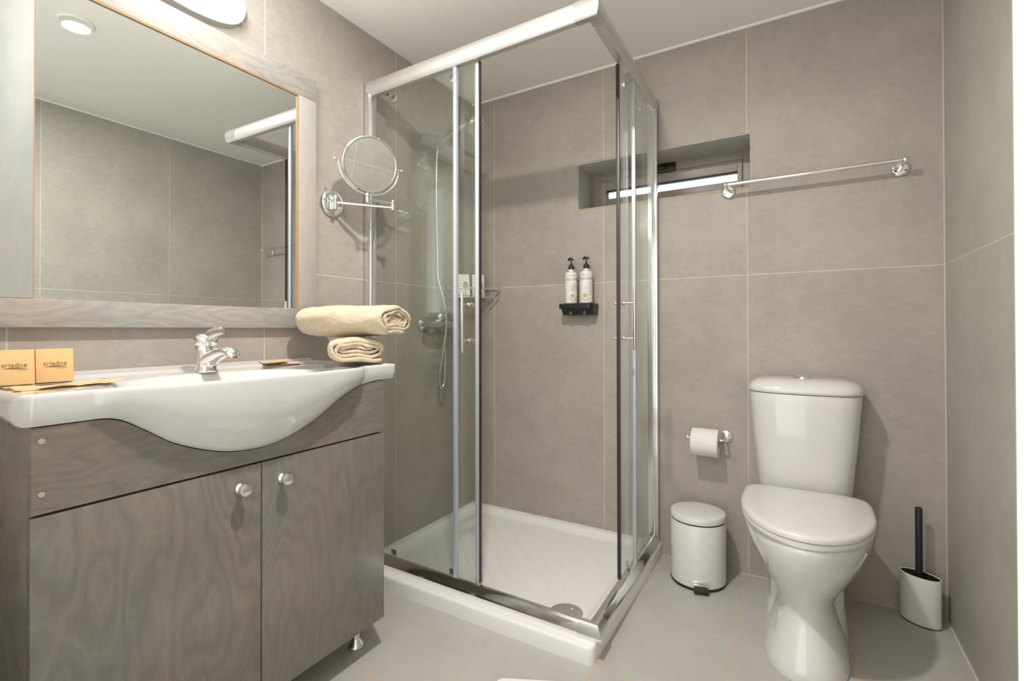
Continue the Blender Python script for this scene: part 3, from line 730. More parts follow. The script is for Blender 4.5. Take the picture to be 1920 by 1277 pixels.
bm = bmesh.new(); zf = TH-0.0245
d = Vector((0.353, -0.342)).normalized(); nn = Vector((-d.y, d.x)); c0 = Vector((0.47, -0.39))
for k in range(-5, 6):
    o0 = c0+nn*(0.060*k)
    ts = []
    for t_ in range(-60, 61):
        q = o0+d*(t_*0.01)
        if 0.14 < q.x < TW-0.155 and -TD+0.155 < q.y < -0.13 and (q-Vector((0.845, -0.645))).length > 0.13: ts.append(q)
    if len(ts) > 6: tube(bm, [(q.x, q.y, zf-0.0016) for q in ts], 0.0046, 8)
obj('anti_slip_rib', bm, ACRYL, tray)
bm = bmesh.new(); lathe(bm, [(0, 0.006), (0.02, 0.006), (0.048, 0.005), (0.056, 0.0025), (0.057, 0.0), (0, 0)], (0.842, -0.652, zf), (0, 0, 1), 48); dr = obj('drain_cover', bm, CHROME, tray)
bm = bmesh.new(); lathe(bm, [(0, 0.0012), (0.0035, 0.0008), (0.004, 0)], (0.852, -0.628, zf+0.0055), (0, 0, 1), 16); obj('screw', bm, WHITE_TRIM, dr)

# ------------------------------------------------------------------ shower enclosure
A = Vector((0.004, -0.7425)); C2 = Vector((0.9875, -0.757)); D2 = Vector((0.9725, -0.004))
ZB, ZT0, ZT1 = TH+0.0006, 1.917, 1.974
enc = thing('shower_enclosure', 'corner shower enclosure of clear glass with sliding doors in an aluminium frame', 'shower enclosure', (0.5, -0.4, TH))
fd = (C2-A).normalized(); fn = Vector((fd.y, -fd.x))     # outward of the front
sd = (D2-C2).normalized(); sn = Vector((sd.y, -sd.x))    # outward of the side, measured from the corner
FL, SL = (C2-A).length, (D2-C2).length
def FP(s, o, z): q = A+fd*s+fn*o; return Vector((q.x, q.y, z))
def SP(s, o, z): q = D2-sd*s+sn*o; return Vector((q.x, q.y, z))   # s from the back wall
def bar(bm, P, s0, s1, section):
    return loft(bm, [[P(s0, o, z) for o, z in section], [P(s1, o, z) for o, z in section]])
def slab(bm, P, s0, s1, o0, o1, z0, z1, r=0.0):
    t_ = bmesh.new(); vs = [t_.verts.new(P(s, o, z)) for z in (z0, z1) for s, o in ((s0, o0), (s1, o0), (s1, o1), (s0, o1))]
    for f in ((0, 3, 2, 1), (4, 5, 6, 7), (0, 1, 5, 4), (1, 2, 6, 5), (2, 3, 7, 6), (3, 0, 4, 7)): t_.faces.new([vs[i] for i in f])
    if r: bmesh.ops.bevel(t_, geom=t_.edges[:], offset=r, segments=2, affect='EDGES', profile=0.5)
    return merge(bm, t_)
topsec = [(-0.004, ZT0), (0.008, ZT0-0.002), (0.0125, ZT0+0.002), (0.0165, ZT0+0.012), (0.0185, ZT0+0.024), (0.0185, ZT0+0.036), (0.016, ZT0+0.047), (0.011, ZT1-0.002), (0.006, ZT1), (-0.028, ZT1), (-0.028, ZT0+0.02), (-0.022, ZT0+0.004)]
botsec = [(-0.030, ZB), (0.020, ZB), (0.0205, ZB+0.003), (0.019, ZB+0.010), (0.014, ZB+0.022), (0.008, ZB+0.032), (0.003, ZB+0.037), (-0.003, ZB+0.038), (-0.006, ZB+0.030), (-0.028, ZB+0.024)]
for P, Ln in ((FP, FL), (SP, SL)):
    obj('top_rail', bar(bmesh.new(), P, 0.012, Ln-0.046, topsec), SATIN, enc, sharp=30)
    obj('bottom_rail', bar(bmesh.new(), P, 0.012, Ln-0.040, botsec), CHROME, enc, sharp=30)
    bm = bmesh.new(); slab(bm, P, 0.0, 0.026, -0.026, 0.016, ZB, ZT1+0.001, 0.002); slab(bm, P, 0.024, 0.034, -0.012, 0.008, ZB+0.03, ZT0+0.003, 0.001); obj('wall_profile', bm, ALU, enc)
def connector(sec, P1, P2, l1, l2, k, zpiv, name, mat):
    bm = bmesh.new()
    def sc_(s): return [(o*(1.0)+(0.0022 if o > 0 else 0), (z-s)*k+s) for o, z in sec]
    zc = zpiv if zpiv else sum(z for _, z in sec)/len(sec); S = sc_(zc)
    # two mitred pieces that meet at the outer corner
    def corner_pt(o, z):
        # intersection of the two offset lines
        p = C2+fn*o; q = C2+sn*o
        den = fd.x*sd.y-fd.y*sd.x; t_ = ((q.x-p.x)*sd.y-(q.y-p.y)*sd.x)/den
        r_ = p+fd*t_; return Vector((r_.x, r_.y, z))
    def pull(v, o, z):   # eased corner
        return v
    r0 = [FP(FL-l1, o, z) for o, z in S]; r1 = [corner_pt(o, z) for o, z in S]; r2 = [SP(SL-l2, o, z) for o, z in S]
    loft(bm, [r0, r1, r2]); return obj(name, bm, mat, enc, sharp=30)
connector(topsec, FP, SP, 0.060, 0.050, 1.04, 0, 'corner_connector', CAPGREY)
connector([(o+(0.003 if o > 0 else 0), z) for o, z in botsec], FP, SP, 0.052, 0.045, 1.10, ZB, 'corner_connector', ALU)
def pane(bm, P, s0, s1, o0, o1, z0, z1): return slab(bm, P, s0, s1, o0, o1, z0, z1)
def logo(P, s, o, z, parent):
    bm = bmesh.new(); pts = []
    for i in range(24):
        a = 2*PI*i/24; r_ = 0.0055; x = r_*math.sin(a)*(1 if math.cos(a) < 0 else (1-math.cos(a))**0.8); zz = -r_*math.cos(a)*-1.0
        pts.append((x, zz*1.6 if zz > 0 else zz))
    prism(bm, [P(s+x, o+0.0004, z+zz) for x, zz in pts], tuple(P(s, o+0.0008, z)-P(s, o+0.0004, z)))
    for k in range(3): slab(bm, P, s-0.020, s-0.010, o+0.0004, o+0.0008, z-0.004+0.003*k, z-0.003+0.003*k)
    obj('drop_print', bm, BLACK, parent)
# front: fixed pane, sliding door pushed open behind it
def roller(P, s, o, z):
    bm = bmesh.new(); slab(bm, P, s-0.014, s+0.014, o-0.010, o-0.001, z-0.016, z+0.012, 0.003); a = P(s, o-0.016, z); b_ = P(s, o-0.001, z); cyl(bm, a, b_, 0.010, 18); return bm
def handle(P, s_bar, s_g, o_g, zc, parent):
    bm = bmesh.new(); cyl(bm, P(s_bar, o_g+0.045, zc-0.105), P(s_bar, o_g+0.045, zc+0.105), 0.0052, 20, 0.0008)
    for dz in (-0.063, 0.063):
        cyl(bm, P(s_g, o_g+0.001, zc+dz), P(s_bar, o_g+0.045, zc+dz), 0.0038, 16); cyl(bm, P(s_g, o_g+0.0003, zc+dz), P(s_g, o_g+0.010, zc+dz), 0.008, 20, 0.001)
        cyl(bm, P(s_g, o_g-0.0065, zc+dz), P(s_g, o_g-0.014, zc+dz), 0.009, 20, 0.001); cyl(bm, P(s_g, o_g-0.014, zc+dz), P(s_g, o_g-0.030, zc+dz), 0.0042, 16, 0.0008)
    obj('handle', bm, STEEL, parent)
g = obj('fixed_pane', pane(bmesh.new(), FP, 0.030, 0.446, -0.003, 0.003, ZB+0.030, ZT0+0.008), GLASS, enc, smooth=False)
obj('edge_seal', slab(bmesh.new(), FP, 0.4465, 0.4600, -0.009, 0.006, ZB+0.038, ZT0-0.001, 0.002), SEAL, g)
logo(FP, 0.118, 0.003, 1.900, g)
g = obj('sliding_door', pane(bmesh.new(), FP, 0.094, 0.5315, -0.021, -0.015, ZB+0.036, ZT0+0.004), GLASS, enc, smooth=False)
obj('edge_seal', slab(bmesh.new(), FP, 0.5318, 0.5475, -0.024, -0.010, ZB+0.038, ZT0-0.001, 0.002), SEAL, g)
obj('magnet_strip', slab(bmesh.new(), FP, 0.5477, 0.5515, -0.023, -0.011, ZB+0.038, ZT0-0.001, 0.001), DARKSEAL, g)
handle(FP, 0.506, 0.506, -0.015, 0.998, g)
for s in (0.125, 0.420): obj('roller', roller(FP, s, -0.021, ZT0-0.020), ALU, g)
for s in (0.125, 0.420): obj('guide', slab(bmesh.new(), FP, s-0.014, s+0.014, -0.028, -0.022, ZB+0.028, ZB+0.050, 0.002), ALU, g)
g = obj('fixed_pane', pane(bmesh.new(), SP, 0.030, 0.316, -0.003, 0.003, ZB+0.030, ZT0+0.008), GLASS, enc, smooth=False)
obj('edge_seal', slab(bmesh.new(), SP, 0.3165, 0.330, -0.009, 0.006, ZB+0.038, ZT0-0.001, 0.002), SEAL, g)
g = obj('sliding_door', pane(bmesh.new(), SP, 0.075, 0.462, -0.021, -0.015, ZB+0.036, ZT0+0.004), GLASS, enc, smooth=False)
obj('magnet_strip', slab(bmesh.new(), SP, 0.4622, 0.470, -0.024, -0.011, ZB+0.038, ZT0-0.001, 0.002), DARKSEAL, g)
handle(SP, 0.430, 0.430, -0.015, 1.005, g)
for s in (0.120, 0.350): obj('roller', roller(SP, s, -0.021, ZT0-0.020), ALU, g)
for s in (0.120, 0.350): obj('guide', slab(bmesh.new(), SP, s-0.014, s+0.014, -0.028, -0.022, ZB+0.028, ZB+0.050, 0.002), STEEL, g)

# ------------------------------------------------------------------ hand shower and mixer
hs = thing('hand_shower', 'chrome hand shower in a wall bracket inside the shower corner', 'shower head', (0.001, -0.386, 1.867))
by = -0.386
bm = bmesh.new(); lathe(bm, [(0, 0), (0.034, 0), (0.035, 0.006), (0.033, 0.014), (0.026, 0.055), (0.022, 0.075), (0, 0.077)], (0.001, by, 1.862), (1, 0, -0.18), 36)
tube(bm, [(0.06, by, 1.852), (0.095, by, 1.842), (0.120, by, 1.835)], 0.02, 20, radii=[0.020, 0.022, 0.019]); obj('bracket', bm, FITTING, hs, sharp=60)
pts = smooth_path([(0.080, by, 1.818), (0.115, by, 1.838), (0.165, by, 1.862), (0.22, by, 1.881), (0.272, by, 1.888)], 8); L_ = len(pts)
bm = bmesh.new(); tube(bm, pts, 0.012, 18, radii=[0.011+0.004*math.sin(PI*min(1, i/(L_*0.8)))+0.003*(i/L_) for i in range(L_)]); obj('handle', bm, FITTING, hs, sharp=60)
hd = Vector((0.45, 0, -0.89)).normalized(); hc = Vector((0.292, by, 1.874))
bm = bmesh.new(); lathe(bm, [(0, -0.026), (0.020, -0.025), (0.036, -0.017), (0.046, -0.004), (0.047, 0.004), (0.044, 0.010), (0, 0.010)], hc, hd, 40); obj('spray_head', bm, FITTING, hs)
bm = bmesh.new(); lathe(bm, [(0, 0.0102), (0.041, 0.0102), (0.039, 0.0135), (0, 0.0145)], hc, hd, 36); obj('spray_face', bm, plain('spray_grey', (0.45, 0.45, 0.44), 0.4), hs)

mx = thing('shower_mixer', 'chrome exposed shower mixer on the side wall with its looped metal hose', 'tap', (0.001, -0.32, 0.998))
mxx, mz = 0.062, 0.998
for y in (-0.405, -0.255):
    bm = bmesh.new(); lathe(bm, [(0, 0), (0.031, 0), (0.032, 0.004), (0.024, 0.012), (0.014, 0.020), (0.013, mxx-0.012), (0, mxx-0.012)], (0.001, y, mz), (1, 0, 0), 32)
    obj('wall_union', bm, FITTING, mx)
bm = bmesh.new(); lathe(bm, [(0, 0), (0.013, 0.001), (0.015, 0.010), (0.019, 0.030), (0.0225, 0.085), (0.0235, 0.11), (0.0235, 0.145), (0.0225, 0.19), (0.019, 0.235), (0.014, 0.250), (0, 0.251)], (mxx, -0.462, mz), (0, 1, 0), 36); obj('body', bm, FITTING, mx)
bm = bmesh.new(); lathe(bm, [(0.0235, 0), (0.0245, 0.003), (0.0245, 0.028), (0.020, 0.036), (0, 0.038)], (mxx, -0.352, mz+0.016), (0.05, 0, 1), 32)
tube(bm, smooth_path([(mxx+0.0, -0.352, mz+0.048), (mxx+0.035, -0.352, mz+0.066), (mxx+0.085, -0.352, mz+0.078)], 6), 0.008, 14, radii=None); obj('lever', bm, FITTING, mx, sharp=60)
bm = bmesh.new(); cyl(bm, (mxx, -0.318, mz-0.040), (mxx, -0.318, mz-0.018), 0.0105, 24, 0.001); obj('outlet', bm, FITTING, mx)
bm = bmesh.new(); cyl(bm, (mxx, -0.318, mz+0.018), (mxx, -0.318, mz+0.050), 0.004, 16, 0.001); obj('diverter_pin', bm, FITTING, mx)
hp = smooth_path([(0.080, by, 1.812), (0.070, by+0.004, 1.79), (0.062, by+0.010, 1.72), (0.058, by+0.014, 1.60), (0.056, by+0.018, 1.48), (0.055, by+0.024, 1.35), (0.054, by+0.030, 1.22), (0.085, by+0.036, 1.10), (0.092, by+0.042, 0.99), (0.080, by+0.030, 0.86), (0.066, by+0.024, 0.76), (0.062, by+0.035, 0.706), (0.061, by+0.052, 0.700), (0.061, by+0.068, 0.74), (0.062, by+0.070, 0.83), (0.062, by+0.068, 0.96)], 12)
# walk it at even steps so the metal hose gets its rings
res = [hp[0]]; acc = 0
for p, q in zip(hp, hp[1:]):
    L_ = (q-p).length; k = 0
    while acc+L_-k >= 0.0022: k += 0.0022-acc if acc else 0.0022; res.append(p+(q-p)*min(1, k/L_)); acc = 0
    acc += max(0, L_-k) if acc == 0 else L_
bm = bmesh.new(); tube(bm, res, 0.006, 10, radii=[0.0074 if i % 2 else 0.0061 for i in range(len(res))]); obj('hose', bm, FITTING, mx, sharp=180)

# ------------------------------------------------------------------ corner basket with card sleeves
bk = thing('corner_basket', 'small chrome wire corner basket in the back of the shower', 'basket', (0.05, -0.1, 1.16))
bm = bmesh.new(); P0, P1, P2 = Vector((0.004, -0.225, 1.180)), Vector((0.095, -0.140, 1.180)), Vector((0.165, -0.006, 1.180))
arc = smooth_path([(0.006, -0.232, 1.180), (0.075, -0.205, 1.180), (0.150, -0.120, 1.180), (0.180, -0.006, 1.180)], 10)
tube(bm, arc, 0.0045, 12); tube(bm, [(0.006, -0.232, 1.180), (0.006, -0.006, 1.180), (0.180, -0.006, 1.180)], 0.003, 10)
low = [Vector((p.x*0.94, p.y*0.94, 1.135)) for p in arc]; tube(bm, low, 0.003, 10)
obj('rim_wire', bm, CHROME, bk)
bm = bmesh.new()
for i in range(0, len(arc), 4): tube(bm, [arc[i], low[i], (low[i].x*0.5+0.004, low[i].y*0.5-0.004, 1.135), (0.008, -0.008, 1.135)], 0.0016, 8)
obj('floor_wire', bm, CHROME, bk)
obj('wall_fixing', cyl(bmesh.new(), (0.0005, -0.225, 1.182), (0.012, -0.225, 1.182), 0.011, 20), CHROME, bk); obj('wall_fixing', cyl(bmesh.new(), (0.172, -0.0005, 1.182), (0.172, -0.012, 1.182), 0.011, 20), CHROME, bk)
def card(loc, rotz, lean, label, w_=0.062, h_=0.125):
    root = thing('card_sleeve', label, 'card sleeve', (0, 0, 0), 'white card sleeves')
    m0 = Matrix.Rotation(lean, 4, 'X')
    bm = B(-w_/2, w_/2, -0.008, 0.008, 0, h_, r=0.002); bmesh.ops.transform(bm, matrix=m0, verts=bm.verts[:]); obj('sleeve', bm, CARD, root)
    bm = bmesh.new(); pts = [(0.010+0.013*math.cos(2*PI*i/28), -0.0083, h_*0.52+0.020*math.sin(2*PI*i/28)) for i in range(28)]
    prism(bm, pts, (0, -0.0006, 0)); bmesh.ops.transform(bm, matrix=m0, verts=bm.verts[:]); obj('oval_print', bm, plain('oval_ochre', (0.42, 0.36, 0.27), 0.8, var=0.25, vscale=150), root)
    root.location = loc; root.rotation_euler = (0, 0, rotz); return root
card((0.052, -0.150, 1.1375), math.radians(46), -0.34, 'white card sleeve leaning in the wire basket, nearer the hose')
card((0.106, -0.100, 1.1375), math.radians(40), -0.34, 'white card sleeve with an oval print leaning in the wire basket, nearer the window')

# ------------------------------------------------------------------ bottles on the black shelf
SHX0, SHX1, SHZ = 0.545, 0.712, 1.092
shf = thing('dispenser_shelf', 'black plastic wall shelf holding two pump bottles in the shower', 'shelf', ((SHX0+SHX1)/2, -0.001, SHZ-0.045))
bm = bmesh.new(); rings = []
for z in (SHZ-0.022, SHZ): rings.append(rrect(SHX0, SHX1, -0.090, -0.001, z, 0.022, 8, (0, 0, 1, 1)))
loft(bm, rings); obj('ledge', bm, BLACK, shf)
bm = bmesh.new()
prism(bm, [(SHX0+0.012, -0.001, SHZ-0.0225), (SHX0+0.012, -0.080, SHZ-0.0225), (SHX0+0.012, -0.068, SHZ-0.030), (SHX0+0.012, -0.056, SHZ-0.046), (SHX0+0.012, -0.050, SHZ-0.052), (SHX0+0.012, -0.001, SHZ-0.052)], (SHX1-SHX0-0.014, 0, 0))
obj('bracket', bm, BLACK, shf)
for x in (0.600, 0.668):
    bm = bmesh.new(); box(bm, x-0.007, x+0.007, -0.066, -0.056, SHZ-0.050, SHZ-0.034, 0.002); obj('lock_clip', bm, plain('smoked_plastic', (0.12, 0.12, 0.12), 0.2), shf)
def bottle(loc, turn, label, first):
    root = thing('pump_bottle', label, 'bottle', (0, 0, 0), 'pump bottles on the black shelf')
    r_ = 0.0285; h_ = 0.148
    bm = bmesh.new(); lathe(bm, [(0, 0), (r_-0.003, 0), (r_, 0.004), (r_, h_-0.006), (r_-0.002, h_-0.002), (r_-0.007, h_), (0.013, h_+0.002), (0.013, h_+0.012), (0, h_+0.012)], (0, 0, 0), (0, 0, 1), 48); b_ = obj('flask', bm, BOTTLE, root)
    def wrap(bm_, a0):
        for v in bm_.verts:
            a = a0+v.co.x/r_; rr = r_+0.0003+v.co.z; z = v.co.y
            v.co = Vector((rr*math.sin(a), -rr*math.cos(a), z))
        return bm_
    bm = text_bm('OLIVIA', 0.0185, 0.0002, 1.15); bmesh.ops.translate(bm, verts=bm.verts[:], vec=(0, h_*0.755, 0)); wrap(bm, turn)
    t_ = text_bm('BODY CARE', 0.0052, 0.0002); bmesh.ops.translate(t_, verts=t_.verts[:], vec=(-0.004, h_*0.875, 0)); merge(bm, wrap(t_, turn)); obj('lettering', bm, INKD, root)
    t_ = bmesh.new()
    for k in range(9):
        z = h_*(0.62-0.028*k) if first else h_*(0.62-0.045*k)
        for q in range(9):
            if random.random() < 0.8: tt = bmesh.new(); x = -0.019+0.0042*q; box(tt, x, x+0.0026, z, z+0.0009, 0, 0.0003); merge(t_, tt)
    obj('fine_print', wrap(t_, turn+(0.1 if first else 0.5)), INKD, root)
    t_ = bmesh.new()
    for k in range(18):
        a = PI*1.08+PI*0.84*k/18; x = 0.016*math.cos(a); z = h_*0.22+0.018*math.sin(a); tt = bmesh.new(); box(tt, x-0.0012, x+0.0012, z-0.0008, z+0.0008, 0, 0.0003); merge(t_, tt)
    obj('curved_print', wrap(t_, turn-0.05), INKD, root)
    bm = bmesh.new(); tt = bmesh.new(); lathe(tt, [(0.0, 0), (0.010, 0), (0.010, 0.0003), (0, 0.0003)], (-0.002, h_*0.24, 0), (0, 0, 1), 20); merge(bm, tt)
    if first: box(bm, -0.0012, 0.0008, h_*0.30, h_*0.60, 0, 0.0003)
    obj('ochre_print', wrap(bm, turn-0.05), GOLDINK, root)
    bm = bmesh.new(); z0 = h_+0.0125
    lathe(bm, [(0, 0), (0.0135, 0), (0.0138, 0.013), (0.012, 0.018), (0.0065, 0.022), (0.0062, 0.026), (0.0035, 0.028), (0.0032, 0.046), (0, 0.046)], (0, 0, z0), (0, 0, 1), 28)
    tube(bm, smooth_path([(0.014, -0.004, z0+0.044), (0.004, -0.002, z0+0.050), (-0.004, 0.000, z0+0.051), (-0.012, 0.003, z0+0.049), (-0.017, 0.005, z0+0.045)], 5), 0.004, 12, radii=[(0.0032, 0.0062 if i > 8 else 0.0035) for i in range(21)])
    obj('pump', bm, BLACKM, root)
    root.location = loc; return root
bottle((0.597, -0.050, SHZ+0.0003), math.radians(42), 'white pump bottle with fine print, at the end of the black shelf nearer the basket', True)
bottle((0.672, -0.050, SHZ+0.0003), math.radians(18), 'white pump bottle with fine print, at the end of the black shelf nearer the window', False)

# ------------------------------------------------------------------ towel bar
tb = thing('towel_bar', 'long chrome towel bar on the back wall above the toilet, beside the small window', 'towel rail', (1.546, -0.001, 1.535))
TBY, TBZ = -0.068, 1.543
for x, xz in ((1.270, 1.529), (1.822, 1.531)):
    bm = bmesh.new(); lathe(bm, [(0, 0), (0.0255, 0), (0.0265, 0.003), (0.0255, 0.007), (0.021, 0.0085), (0.020, 0.0068), (0.011, 0.0072), (0, 0.0074)], (x, -0.001, xz), (0, -1, 0), 44)
    tube(bm, smooth_path([(x, -0.007, xz), (x, -0.030, xz+0.002), (x, -0.055, TBZ-0.008), (x, TBY, TBZ)], 6), 0.006, 16, radii=None)
    sph(bm, (x+(-0.004 if x < 1.5 else 0.004), TBY, TBZ), 0.0115, 24); obj('post', bm, CHROME, tb, sharp=60)
bm = bmesh.new(); cyl(bm, (1.272, TBY, TBZ), (1.820, TBY, TBZ), 0.0078, 28); obj('rod', bm, CHROME, tb)
DSCREW = plain('dark_screw', (0.12, 0.12, 0.12), 0.4, 0.8)
for x in (1.270, 1.822):
    for s in (-1, 1): obj('screw', lathe(bmesh.new(), [(0, 0.0009), (0.003, 0.0007), (0.0034, 0)], (x+s*0.014, -0.0082, 1.523), (0, -1, 0), 14), DSCREW, tb)

# ------------------------------------------------------------------ toilet
TCX = 1.528
toi = thing('toilet', 'white close-coupled ceramic toilet with closed lid against the tiled wall', 'toilet', (TCX, -0.3, 0))
def egg(cx, yb, yf, hwid, z, n=56, sq=2.3, fr=2.0, wide=0.55):
    """closed outline, rounded-square towards the wall and oval towards the front"""
    pts = []; ym = yb+(yf-yb)*(1-wide)
    for i in range(n):
        a = 2*PI*i/n; c_, s_ = math.cos(a), math.sin(a)
        if s_ >= 0: p = sq; L_ = yb-ym
        else: p = fr; L_ = ym-yf
        m_ = (abs(c_)**p+abs(s_)**p)**(-1/p)
        pts.append((cx+hwid*c_*m_, ym+L_*s_*m_, z))
    return pts
bm = bmesh.new()
secs = [  # z, back, front, half width, squareness back, squareness front, wide
    (0.0006, -0.180, -0.588, 0.112, 3.4, 2.5, 0.50), (0.012, -0.178, -0.590, 0.112, 3.4, 2.5, 0.50), (0.035, -0.178, -0.583, 0.106, 3.4, 2.5, 0.50), (0.08, -0.176, -0.562, 0.093, 3.2, 2.5, 0.52),
    (0.125, -0.170, -0.538, 0.0815, 3.0, 2.4, 0.53), (0.155, -0.165, -0.530, 0.0785, 2.8, 2.3, 0.54), (0.185, -0.150, -0.536, 0.085, 2.6, 2.2, 0.55),
    (0.215, -0.130, -0.553, 0.103, 2.5, 2.1, 0.56), (0.25, -0.110, -0.578, 0.128, 2.5, 2.05, 0.57), (0.285, -0.090, -0.600, 0.150, 2.5, 2.0, 0.58),
    (0.32, -0.070, -0.616, 0.166, 2.6, 2.0, 0.58), (0.35, -0.060, -0.626, 0.176, 2.2, 2.0, 0.58), (0.37, -0.055, -0.630, 0.179, 2.2, 2.0, 0.58), (0.382, -0.055, -0.630, 0.178, 2.2, 2.0, 0.58), (0.388, -0.058, -0.626, 0.173, 2.2, 2.0, 0.58), (0.389, -0.08, -0.600, 0.150, 2.2, 2.0, 0.58)]
loft(bm, [egg(TCX, b_, f_, w_, z, 64, s1, s2, wd) for z, b_, f_, w_, s1, s2, wd in secs])
bow = obj('bowl', bm, CERAMIC, toi, sharp=60)
bm = bmesh.new()    # trap housing behind the foot
secs2 = [(0.0006, -0.02, -0.43, 0.118, 4), (0.02, -0.02, -0.43, 0.117, 4), (0.10, -0.02, -0.40, 0.110, 4), (0.20, -0.02, -0.33, 0.108, 4), (0.28, -0.02, -0.28, 0.118, 4), (0.36, -0.02, -0.25, 0.130, 4), (0.388, -0.02, -0.24, 0.138, 4)]
loft(bm, [egg(TCX, b_, f_, w_, z, 48, s1, 2.6, 0.45) for z, b_, f_, w_, s1 in secs2]); obj('trap_housing', bm, CERAMIC, toi, sharp=60)
bm = bmesh.new(); loft(bm, [egg(TCX, -0.203, -0.632, w_, z, 72, 6.5, 2.05, 0.66) for z, w_ in ((0.3895, 0.172), (0.391, 0.177), (0.397, 0.180), (0.403, 0.179), (0.4055, 0.176))]); obj('seat', bm, SEATPL, toi, sharp=60)
bm = bmesh.new(); loft(bm, [egg(TCX, -0.200+d_, -0.634+d_*-1, w_, z, 72, 6.5, 2.05, 0.66) for z, w_, d_ in ((0.407, 0.176, -0.004), (0.408, 0.180, 0), (0.414, 0.1815, 0), (0.420, 0.180, -0.001), (0.425, 0.174, -0.006), (0.4275, 0.160, -0.02), (0.428, 0.10, -0.07))]); lid_ = obj('lid', bm, SEATPL, toi, sharp=60)
for s in (-1, 1): obj('hinge', cyl(bmesh.new(), (TCX+s*0.075-0.018, -0.196, 0.402), (TCX+s*0.075+0.018, -0.196, 0.402), 0.010, 18, 0.002), SEATPL, toi)
bm = bmesh.new(); rings = []
for z, hw_, f_ in ((0.3895, 0.140, -0.172), (0.394, 0.1455, -0.178), (0.42, 0.1485, -0.182), (0.50, 0.156, -0.188), (0.60, 0.165, -0.194), (0.70, 0.1725, -0.198), (0.742, 0.1745, -0.199), (0.746, 0.1735, -0.198)):
    rings.append(egg(TCX-0.001, -0.006, f_, hw_, z, 72, 9, 3.6, 0.72))
loft(bm, rings); cis = obj('cistern', bm, CERAMIC, toi, sharp=60)
bm = bmesh.new(); rings = []
for z, hw_, f_, b_ in ((0.7475, 0.1735, -0.1985, -0.006), (0.750, 0.1785, -0.203, -0.004), (0.757, 0.180, -0.204, -0.004), (0.770, 0.1765, -0.200, -0.005), (0.782, 0.167, -0.188, -0.009), (0.791, 0.148, -0.168, -0.017), (0.7962, 0.118, -0.145, -0.03), (0.7972, 0.080, -0.125, -0.055)):
    rings.append(egg(TCX-0.001, b_, f_, hw_, z, 72, 4.5, 3.4, 0.7))
loft(bm, rings); obj('cistern_lid', bm, CERAMIC, toi, sharp=60)
bm = bmesh.new(); lathe(bm, [(0, 0.0), (0.030, 0.0), (0.030, 0.005), (0.026, 0.008), (0.012, 0.0105), (0, 0.011)], (TCX-0.002, -0.095, 0.7968), (0, 0, 1), 40, 1.0, 0.8); obj('flush_button', bm, CHROME, toi)

# ------------------------------------------------------------------ toilet paper
tp = thing('toilet_roll_holder', 'chrome toilet roll holder on the wall beside the toilet', 'roll holder', (1.255, -0.001, 0.537))
RZ, RY = 0.533, -0.062
bm = bmesh.new(); lathe(bm, [(0, 0), (0.0235, 0), (0.0245, 0.003), (0.022, 0.008), (0.012, 0.012), (0, 0.013)], (1.257, -0.001, 0.540), (0, -1, 0), 40); obj('wall_plate', bm, CHROME, tp)
bm = bmesh.new(); tube(bm, smooth_path([(1.257, -0.010, 0.540), (1.257, -0.035, 0.537), (1.257, RY+0.006, RZ), (1.248, RY, RZ), (1.20, RY, RZ), (1.118, RY, RZ)], 8), 0.0045, 14); lathe(bm, [(0, 0), (0.010, 0), (0.011, 0.002), (0.010, 0.004), (0, 0.004)], (1.120, RY, RZ), (-1, 0, 0), 24); obj('arm', bm, CHROME, tp, sharp=60)
rl = thing('toilet_roll', 'white toilet paper roll hanging on the chrome holder', 'toilet roll', (1.187, RY, RZ-0.010))
bm = bmesh.new()
x0, x1, ro, ri = 1.137, 1.2375, 0.0545, 0.019; rc = RZ-ri+0.0048
prof_ = [(ri, 0), (ro-0.002, 0), (ro, 0.002), (ro, x1-x0-0.002), (ro-0.002, x1-x0), (ri, x1-x0)]
u, v, d_ = Vector((0, 1, 0)), Vector((0, 0, 1)), Vector((1, 0, 0)); rings = []
for r_, h_ in prof_: rings.append([Vector((x0+h_, RY+r_*math.cos(2*PI*i/56), rc+r_*math.sin(2*PI*i/56))) for i in range(56)])
rings.append(rings[0]); Rv = [[bm.verts.new(p) for p in ring] for ring in rings[:-1]]; Rv.append(Rv[0])
for a, b_ in zip(Rv, Rv[1:]):
    for k in range(56): bm.faces.new((a[k], a[(k+1) % 56], b_[(k+1) % 56], b_[k]))
obj('paper', bm, PAPER, rl, sharp=40)
bm = bmesh.new(); t_ = 0.0012; Rv = []
for r_, h_ in ((ri-0.0003, -0.0005), (ri-0.0003, x1-x0+0.0005), (ri-0.0003-t_, x1-x0+0.0005), (ri-0.0003-t_, -0.0005)): Rv.append([bm.verts.new((x0+h_, RY+r_*math.cos(2*PI*i/40), rc+r_*math.sin(2*PI*i/40))) for i in range(40)])
Rv.append(Rv[0])
for a, b_ in zip(Rv, Rv[1:]):
    for k in range(40): bm.faces.new((a[k], a[(k+1) % 40], b_[(k+1) % 40], b_[k]))
obj('cardboard_core', bm, plain('core_card', (0.45, 0.36, 0.26), 0.9), rl)

